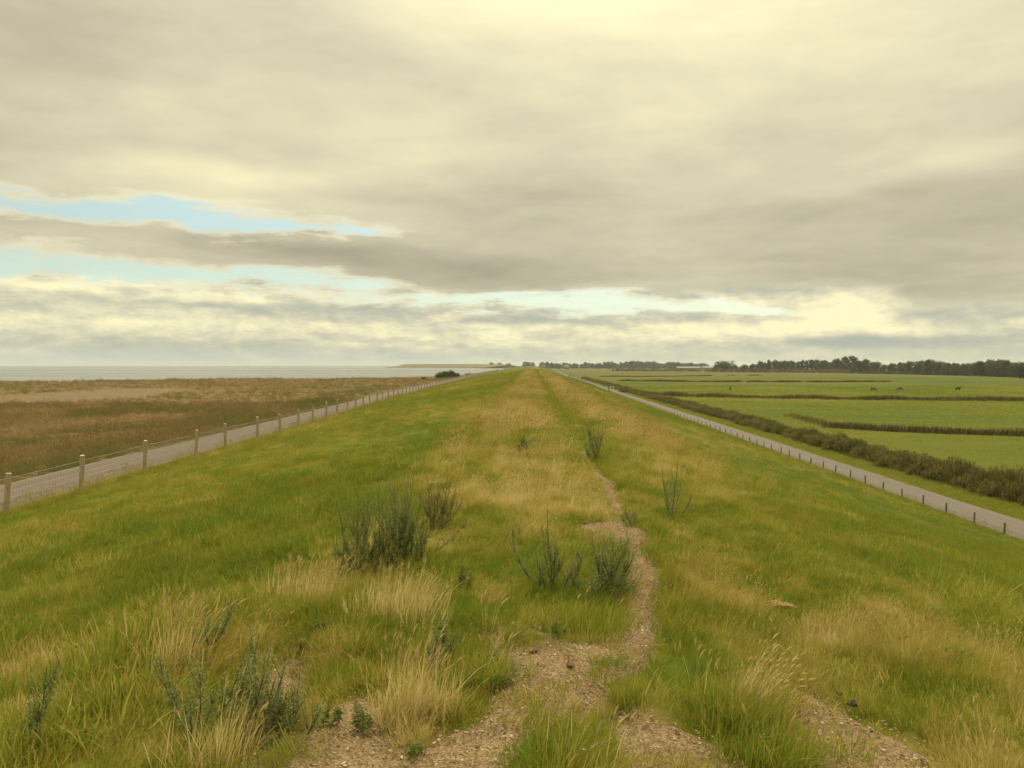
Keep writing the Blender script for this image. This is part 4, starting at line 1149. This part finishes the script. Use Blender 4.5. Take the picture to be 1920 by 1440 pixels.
HL_ = 'olive-brown shrub in the continuous hedge beside the land-side road'
kinds = [shrub_kind('hedge_shrub', 2.6, 1.75, 34, (5200, 5200, 4600, 3600, 3600)[k], (.17, .17, .22, .34, .34)[k], MAT['hedge'], 900 + k, HL_, 'shrub', 'shrubs of the hedge beside the land-side road', (.42, .42, .3, .13, .13)[k], (.9, .9, 1.4, 2.6, 2.6)[k]) for k in range(5)]
rs = random.Random(5)
ypos = 38.0; cnt = 0; used = [False] * 5
while ypos < 560 and cnt < 285:
    k = rs.randrange(5)
    rr = rs.random()
    if used[k]: o = copy_tree(kinds[k])
    else: o = kinds[k]; used[k] = True
    hs = .84 + .38 * float(vnoise(np.array(ypos / 6.5), np.array(.5), 77)) + rs.uniform(-.08, .12)
    if ypos > 100: hs *= .85
    x = float(XR(ypos)) + 8.2 + rs.uniform(-.55, .55)
    o.location = (x, ypos, -.05); o.rotation_euler = (0, 0, rs.random() * 6.28)
    ws = rs.uniform(.85, 1.2) * (1.0 if ypos < 150 else 1.25)
    hs *= rs.uniform(.85, 1.15); o.scale = (ws, ws * 1.25, hs); o.rotation_euler = (0, 0, rs.choice([0, math.pi]) + rs.uniform(-.5, .5))
    cnt += 1
    ypos += (.95 if ypos < 150 else 2.0) * rs.uniform(.75, 1.25)
    if ypos > 260: ypos += 1.5

# green bushes on the marsh shore
for i, (px, py, w_, h_, lab) in enumerate([(825, 711, 4.4, 2.9, 'left-hand dark green bush of the three on the marsh edge'), (836, 711, 4.2, 3.3, 'middle dark green bush of the three on the marsh edge'), (851, 711, 3.8, 4.6, 'tallest dark green bush of the three, nearest the sea-side road')]):
    e = shrub_kind('bush', w_, h_, 22, 5200, .26, MAT['bush'], 930 + i, lab, 'bush', 'dark green bushes on the marsh edge')
    p = at(px, py, E - 5.3); e.location = tuple(p)
for i, (px, py, w_, h_, lab) in enumerate([(794, 711, 2.6, .9, 'low brown shrub on the marsh, left of the three green bushes'), (879, 704, 4.5, 1.1, 'low brown shrub on the tip of the marsh by the water')]):
    e = shrub_kind('bush', w_, h_, 12, 1200, .24, MAT['hedge'], 940 + i, lab, 'bush', None); e.location = tuple(at(px, py, E - 5.3))

# reed belts along the ditches
def belt(label, pts, w, h, per_m, size, seed, gaps=.0, hedge=False):
    rs = np.random.RandomState(seed); pts = np.array(pts, float)
    seg = np.linalg.norm(np.diff(pts, axis=0), axis=1); L = seg.sum(); n = int(L * per_m)
    s = rs.rand(n) * L; cum = np.concatenate([[0], np.cumsum(seg)])
    x = np.interp(s, cum, pts[:, 0]) + rs.randn(n) * w * .4; y = np.interp(s, cum, pts[:, 1]) + rs.randn(n) * w * .4
    hs = h * (.35 + 1.1 * fbm(s / 7, s * 0, seed, 3)) * (.6 + .5 * rs.rand(n))
    ok = vnoise(s / 11, s * 0 + 3, seed + 2) > gaps; x, y, hs, s = x[ok], y[ok], hs[ok], s[ok]; n = len(x)
    d = np.stack([rs.randn(n) * .16 + .1, rs.randn(n) * .16, np.ones(n)], 1) * hs[:, None]
    th = rs.rand(n) * 3.14; U = np.stack([np.cos(th), np.sin(th), 0 * th], 1) * size
    P0 = np.stack([x, y, 0 * x - .05], 1)
    V = np.stack([P0 - U * .5, P0 + U * .5, P0 + d * .6 + U * .45, P0 + d, P0 + d * .6 - U * .45], 1).reshape(-1, 3)
    fc = np.arange(n)[:, None] * 5 + np.array([[0, 1, 2, 3, 4]])
    mb = MB(); rv = np.clip(.15 + .5 * fbm(s / 5, s * 0 + 9, seed, 3) + .4 * rs.rand(n), 0, 1)
    mb.add(V, fc, np.repeat(rv, 5), 0.)
    return tag(mb.build('reed_belt', MAT['reedbelt']), label, 'reeds', 'reed belts along the polder ditches', 'stuff')
def fpt(px, py): return at(px, py, 0.)[:2]
belt('thick brown reed belt along the nearest ditch across the meadow', [fpt(1545, 800), fpt(1640, 806), fpt(1760, 811), fpt(1920, 816), fpt(2200, 826)], 1.5, 1.15, 70, .09, 951)
belt('long dark reed line crossing the meadow in front of the cattle', [fpt(1165, 737), fpt(1280, 743), fpt(1450, 747), fpt(1600, 749), fpt(1920, 752), fpt(2200, 755)], 2.0, 1.35, 60, .13, 952)
belt('thin dark reed line crossing the far meadow behind the cattle', [fpt(1160, 714), fpt(1300, 716), fpt(1450, 716.5), fpt(1600, 716), fpt(1660, 716)], 2.6, 1.2, 34, .22, 953, .1)
belt('short brown reed strip on the far meadow near the dyke foot', [fpt(1122, 706), fpt(1200, 706.5), fpt(1330, 705)], 3.5, 1.0, 26, .3, 954, .25)
belt('faint reed patch on the far meadow left of the tallest tree', [fpt(1365, 704), fpt(1420, 704)], 3., 1.0, 20, .3, 955, .2)
belt('pale brown reed strip in the near meadow beside the hedge', [fpt(1480, 778), fpt(1552, 798)], 2.5, .5, 30, .09, 956, .3)

# ------------------------------------------------------------------ far trees
def tree_kind(w, h, nl, n, size, mat, seed, shape, name='tree'):
    rs = np.random.RandomState(seed); e = empty(name)
    L = []
    for i in range(nl):
        t = rs.uniform(.18, .93); a = rs.rand() * 6.28
        prof = {'round': math.sin(min(1, t * 1.02) * math.pi) ** .55, 'tall': (1 - abs(t - .45) * .9), 'cone': (1.05 - t) * 1.0, 'flat': min(1, t * 1.8) if t < .85 else .8}[shape]
        r = rs.rand() ** .6 * w * .5 * prof * .85; s = w * rs.uniform(.10, .20)
        L.append((math.cos(a) * r, math.sin(a) * r, h * t, s, s, s * rs.uniform(.8, 1.1)))
    leaf_cloud(L, n, size, seed, aspect=.7).build('crown', mat, e)
    tr = MB(); tr.tube([(0, 0, -.5), (.1, 0, h * .2), (-.1, .1, h * .5), (0, 0, h * .8)], [w * .035, w * .028, w * .018, w * .006], 7)
    for q in L[::4]:
        tr.tube([(0, 0, max(h * .12, q[2] * .55)), (q[0] * .5, q[1] * .5, q[2] * .8), q[:3]], [w * .012, w * .008, w * .003], 4)
    tr.build('trunk', MAT['bark'], e)
    return e
TK = [tree_kind(11, 11, 46, 2600, .75, MAT['tree'], 1001, 'round'), tree_kind(12, 10, 46, 2600, .75, MAT['tree_b'], 1002, 'round'),
      tree_kind(9, 13, 44, 2400, .75, MAT['tree'], 1003, 'tall'), tree_kind(8, 12, 40, 2200, .7, MAT['tree'], 1004, 'cone'),
      tree_kind(14, 10, 50, 2800, .8, MAT['tree'], 1005, 'flat'), tree_kind(10, 9, 40, 2200, .7, MAT['tree'], 1006, 'round')]
tused = [False] * 6
rs = random.Random(21)
TREE_TOT = 0
def plant(px, D, top, k, label, group=None, wide=1.0, base=0.):
    """tree whose crown top stands at photo height `top`"""
    global TREE_TOT
    h0 = [11, 10, 13, 12, 10, 9][k]
    if tused[k]: o = copy_tree(TK[k])
    else: o = TK[k]; tused[k] = True
    H = E - (top - VY) / F * D - base
    s = H / (h0 * 1.03)
    o.location = ((px - VX) / F * D, D, base - .1); o.scale = (s * wide, s * wide, s); o.rotation_euler = (0, 0, rs.random() * 6.28)
    tag(o, label, 'tree')
    if group: o['group'] = group
    elif 'group' in o: del o['group']
    TREE_TOT += 1
    return o
LW = 'dark broad-leaved tree in the unbroken wood at the right edge of the meadow'
for row in range(2):
    px = 1602 + row * 9
    while px < 2010:
        D = np.interp(px, [1600, 1920, 2000], [940, 600, 560]) + row * 26
        top = 680.5 + 2.5 * math.sin(px * .05) + rs.uniform(-3.0, 2.5) + row * -.8
        plant(px, float(D), top, rs.choice([0, 0, 1, 2, 4, 5]), LW, 'trees of the wood right of the meadow', 1.15)
        px += rs.uniform(13, 20)
plant(1616, 930, 674, 0, 'round-topped tree at the left end of the right-hand wood, just right of the gap', None, 1.1)
plant(1826, 640, 676, 2, 'tree rising a little over the right-hand wood at its notch', None, 1.2)
plant(1905, 590, 678, 4, 'broad dark tree at the right end of the wood', None, 1.2)
LM = 'dark tree in the wood between the pale barns and the tallest tree'
prof = [(1395, 683), (1408, 682), (1424, 678), (1440, 675), (1455, 677), (1470, 677), (1486, 676), (1500, 674.5), (1515, 674), (1530, 675), (1546, 677), (1560, 677)]
for row in range(2):
    for px, top in prof:
        px2 = px + row * 8 + rs.uniform(-3, 3)
        plant(px2, 1080 + row * 40 + rs.uniform(-15, 15), top + rs.uniform(-.8, 1.6), rs.choice([0, 2, 2, 3, 1, 5]), LM, 'trees of the wood in the middle distance', 1.1)
plant(1592, 985, 666.5, 2, 'tallest tree on the skyline, leaning top at the right end of the middle wood', None, 1.0)
plant(1578, 1000, 669.5, 0, 'tall tree just left of the tallest skyline tree', None, .9)
plant(1562, 1010, 673, 0, 'rounded tree two to the left of the tallest skyline tree', None, 1.0)
plant(1357, 1130, 676.5, 4, 'flat-topped lone tree left of the middle wood', None, 1.6)
plant(1340, 1150, 683, 5, 'low round tree against the left side of the flat-topped lone tree', None, 1.2)
plant(1376, 1140, 684, 5, 'small round tree right of the flat-topped lone tree', None, 1.2)
LF = 'hazy grey-green tree in the far row above the end of the dyke road'
far = [(1018, 679), (1026, 678), (1034, 679), (1046, 681), (1057, 679), (1068, 681), (1076, 680), (1090, 682), (1098, 678), (1110, 681), (1122, 681), (1132, 680), (1141, 677.5), (1152, 680), (1163, 678), (1173, 677), (1182, 676), (1190, 676), (1198, 676.5), (1206, 678), (1219, 677.5), (1230, 681), (1240, 681), (1252, 679), (1263, 678.5), (1272, 679), (1283, 680), (1293, 679.5), (1305, 681), (1316, 680)]
for px, top in far:
    plant(px, 2150 + rs.uniform(-80, 80), top + rs.uniform(-.5, .6), rs.choice([0, 2, 4, 5, 3]), LF, 'trees of the far row', 1.35)
    plant(px + 5, 2280 + rs.uniform(-60, 60), top + 2 + rs.uniform(-.5, 1), rs.choice([0, 4, 5]), LF, 'trees of the far row', 1.5)
for px, top, lab in [(921, 679.5, 'leftmost tiny tree behind the far dyke'), (937, 680, 'second tiny tree from the left behind the far dyke'), (953, 681, 'tiny low tree midway behind the far dyke'), (984, 678.5, 'dark tiny tree just left of where the dyke crest ends'), (991, 678.5, 'dark tiny tree straight behind the end of the dyke crest'), (999, 679.5, 'dark tiny tree just right of the end of the dyke crest')]:
    plant(px, 2400, top, rs.choice([0, 4, 5]), lab, None, 1.3, 3.4)
# the dark low hedgerow in front of them
def hedgerow(label, x0, x1, y0, y1, D0, D1, h, seed):
    rs_ = np.random.RandomState(seed); L = []
    n = int(abs(x1 - x0) / 3.2)
    for i in range(n):
        t = i / (n - 1); D = D0 + (D1 - D0) * t; px = x0 + (x1 - x0) * t
        X = (px - VX) / F * D; hh = h * rs_.uniform(.7, 1.15)
        L.append((X + rs_.uniform(-1, 1), D + rs_.uniform(-3, 3), hh * .5, 3.0, 2.4, hh * .55))
    o = leaf_cloud(L, n * 260, .75, seed).build('hedgerow', MAT['hedge'])
    return tag(o, label, 'hedge')
hedgerow('long dark low hedgerow on the far meadow under the pale barns', 1150, 1312, 0, 0, 1240, 1200, 5.2, 61)
hedgerow('dark low hedgerow along the foot of the middle wood', 1322, 1602, 0, 0, 1120, 950, 5.0, 62)
hedgerow('undergrowth along the foot of the right-hand wood', 1604, 2000, 0, 0, 925, 545, 3.4, 63)

# ------------------------------------------------------------------ farm buildings
def building(name, label, cat, px, D, w, d, hw, hr, wall, roof, rz=0., doors=2, lift=0.):
    e = empty(name, ((px - VX) / F * D, D, lift), rz); tag(e, label, cat)
    mb = MB()
    mb.add([(-w/2,-d/2,0),(w/2,-d/2,0),(w/2,d/2,0),(-w/2,d/2,0),(-w/2,-d/2,hw),(w/2,-d/2,hw),(w/2,d/2,hw),(-w/2,d/2,hw),(-w/2,0,hw+hr-.1),(w/2,0,hw+hr-.1)],
           [(0,1,5,4),(2,3,7,6),(1,2,6,9,5),(3,0,4,8,7)])
    mb.build('wall', wall, e)
    mb = MB(); o_ = .5; th = .25
    for sgn in (-1, 1):
        a = np.array([(-w/2-o_, sgn*(d/2+o_), hw-.15), (w/2+o_, sgn*(d/2+o_), hw-.15), (w/2+o_, 0, hw+hr), (-w/2-o_, 0, hw+hr)])
        b_ = a + np.array([0, 0, th]); f = [(0,1,2,3),(7,6,5,4),(0,4,5,1),(1,5,6,2),(3,2,6,7),(0,3,7,4)]
        mb.add(np.concatenate([a, b_]), f)
    mb.build('roof', roof, e)
    for i in range(doors):
        mb = MB(); x = w * ((i + .5) / doors - .5); mb.box((x, -d/2 - .06, hw * .38), (min(3., w / doors * .5), .16, hw * .74)); mb.build('door', MAT['dark_open'], e)
    return e
building('barn', 'long pale barn with a light roof right of the far tree row', 'barn', 1292, 1700, 58, 22, 3.6, 3.0, MAT['pale_wall'], MAT['grey_roof'], .05, 5)
building('barn', 'low pale barn beside the long one, nearer the flat-topped lone tree', 'barn', 1325, 1640, 26, 18, 4.0, 3.5, MAT['pale_wall'], MAT['grey_roof'], .1, 2)
building('barn', 'pale grey barn roof showing over the hedge left of the middle wood', 'barn', 1404, 1150, 20, 12, 5.0, 4.0, MAT['pale_wall'], MAT['grey_roof'], -.15, 2)
building('farmhouse', 'small white farmhouse gable in front of the middle wood', 'house', 1421, 1140, 6, 6, 4.4, 2.6, MAT['pale_wall'], MAT['grey_roof'], .3, 1)
building('farmhouse', 'little brick house with a red roof at the far end of the dyke', 'house', 1017, 1750, 12, 9, 6.0, 5.0, MAT['brick'], MAT['red_roof'], .2, 1)
building('farmhouse', 'pale far house among the trees right of the red roof', 'house', 1062, 1950, 13, 10, 5.5, 5., MAT['pale_wall'], MAT['grey_roof'], .1, 2)

# ------------------------------------------------------------------ cattle
def cow_mesh(name, graze=True, seed=0):
    import bmesh
    J = {'rump': (-.78, 0, 1.12, .27), 'hip': (-.45, 0, 1.15, .33), 'belly': (0, 0, 1.05, .38), 'chest': (.45, 0, 1.08, .36), 'sho': (.70, 0, 1.14, .27)}
    if graze: J.update({'neck': (1.02, .02, .92, .17), 'poll': (1.25, .03, .58, .13), 'nose': (1.36, .03, .26, .085)})
    else: J.update({'neck': (.98, .02, 1.32, .17), 'poll': (1.22, .03, 1.46, .14), 'nose': (1.52, .03, 1.28, .085)})
    J['tail0'] = (-.98, 0, 1.16, .05); J['tail1'] = (-1.06, 0, .78, .03); J['tail2'] = (-1.05, 0, .42, .05)
    EJ = [('hip', 'rump'), ('hip', 'belly'), ('belly', 'chest'), ('chest', 'sho'), ('sho', 'neck'), ('neck', 'poll'), ('poll', 'nose'), ('rump', 'tail0'), ('tail0', 'tail1'), ('tail1', 'tail2')]
    for i, s in enumerate((-1, 1)):
        J['th%d' % i] = (-.62, .17 * s, .82, .17); J['ho%d' % i] = (-.80 + .06 * s, .18 * s, .48, .075); J['hf%d' % i] = (-.72 + .08 * s, .18 * s, .04, .065)
        EJ += [('hip', 'th%d' % i), ('th%d' % i, 'ho%d' % i), ('ho%d' % i, 'hf%d' % i)]
        J['el%d' % i] = (.48, .16 * s, .76, .125); J['kn%d' % i] = (.50 + .07 * s, .16 * s, .42, .07); J['ff%d' % i] = (.48 + .08 * s, .16 * s, .04, .06)
        EJ += [('chest', 'el%d' % i), ('el%d' % i, 'kn%d' % i), ('kn%d' % i, 'ff%d' % i)]
        q = J['poll']; J['ea%d' % i] = (q[0] - .05, q[1] + .20 * s, q[2] + .04, .035); EJ.append(('poll', 'ea%d' % i))
    names = list(J); ix = {k: i for i, k in enumerate(names)}
    me = bpy.data.meshes.new(name); me.from_pydata([J[k][:3] for k in names], [(ix[a], ix[b]) for a, b in EJ], [])
    o = bpy.data.objects.new(name, me); COL.objects.link(o)
    sk = o.modifiers.new('skin', 'SKIN')
    if not me.skin_vertices: 
        bm = bmesh.new(); bm.from_mesh(me); bm.verts.layers.skin.verify(); bm.to_mesh(me); bm.free()
    for i, k in enumerate(names):
        sv = me.skin_vertices[0].data[i]; r = J[k][3]; sv.radius = (r, r); sv.use_root = (k == 'hip')
    o.modifiers.new('sub', 'SUBSURF').levels = 2
    dg = bpy.context.evaluated_depsgraph_get(); dg.update()
    res = bpy.data.meshes.new_from_object(o.evaluated_get(dg)); res.name = name
    bpy.data.objects.remove(o)
    for p in res.polygons: p.use_smooth = True
    return res
cg, cs = cow_mesh('cow', True), cow_mesh('cow', False)
for px, py, me, mat, rz, sc_, lab in [(1630, 733, cg, 'cow_brown', .25, 1.0, 'brown cow grazing, left of the two brown ones on the meadow'), (1679, 733, cg, 'cow_brown', 3.0, 1.02, 'brown cow grazing with its body turned away, middle animal on the meadow'), (1785, 732.5, cs, 'cow_dark', .1, 1.0, 'black cow standing apart on the right of the meadow'), (1367, 731, cg, 'cow_dark', 1.0, .8, 'small dark cow far off to the left of the others on the meadow')]:
    m2 = me.copy(); m2.materials.clear(); m2.materials.append(MAT[mat])
    o = link(bpy.data.objects.new('cow', m2)); p = at(px, py, 0.); o.location = (p[0], p[1], -.03); o.rotation_euler = (0, 0, rz); o.scale = (sc_,) * 3
    tag(o, lab, 'cow', 'cattle grazing on the polder meadow')

# ------------------------------------------------------------------ post and notice board by the land-side road
p = at(1141, 735, E - HR); zz_ = float(hbase(p[0], p[1]))
mb = MB(); mb.tube([(0, 0, -.3), (0, 0, 1.2), (.01, 0, 1.75)], [.15, .14, .13], 8)
o = mb.build('marker_post', MAT['dark_metal']); o.location = (p[0], p[1], zz_); tag(o, 'stout dark post at the edge of the land-side road', 'post')
p = at(1147, 735, E - HR)
e = empty('notice_board', (p[0], p[1], zz_), -.1); tag(e, 'pale framed notice board on legs beside the dark roadside post', 'notice board')
for x in (-.55, .55):
    mb = MB(); mb.box((x, 0, .75), (.14, .12, 1.7)); mb.build('leg', MAT['board'], e)
mb = MB(); mb.box((0, 0, 1.68), (1.5, .2, .22)); mb.build('frame', MAT['board'], e)
mb = MB(); mb.box((0, -.02, 1.28), (.94, .08, .5)); mb.build('panel', MAT['dark_metal'], e)

# ------------------------------------------------------------------ the air
mb = MB(); mb.box((-1800, 4200, 22), (14600, 9900, 47))
hz_ = bpy.data.materials.new('air'); hz_.use_nodes = True; T_ = hz_.node_tree; T_.nodes.clear()
vo = T_.nodes.new('ShaderNodeVolumePrincipled'); vo.inputs['Density'].default_value = HAZE; vo.inputs['Color'].default_value = (.86, .90, .86, 1)
ou = T_.nodes.new('ShaderNodeOutputMaterial'); T_.links.new(vo.outputs[0], ou.inputs['Volume'])
tag(mb.build('haze', hz_), 'thin pale haze over the sea and the far meadows', 'haze', kind='stuff')

# ------------------------------------------------------------------ camera
cam = bpy.data.cameras.new('camera'); cam.sensor_width = 36.; cam.lens = 36. * F / 1920.
cam.clip_end = 60000.; cam.clip_start = .05
co = link(bpy.data.objects.new('camera', cam)); co.location = (0, 0, E)
co.rotation_euler = (R(90) - math.atan((720 - VY) / F), 0, math.atan((VX - 960) / F))
scene.camera = co
scene.view_settings.view_transform = 'Standard'; scene.view_settings.look = 'None'
scene.view_settings.exposure = .15; scene.view_settings.gamma = 1.
scene.render.engine = 'CYCLES'
scene.cycles.max_bounces = 5; scene.cycles.diffuse_bounces = 3; scene.cycles.transmission_bounces = 3; scene.cycles.glossy_bounces = 2
scene.cycles.use_denoising = True
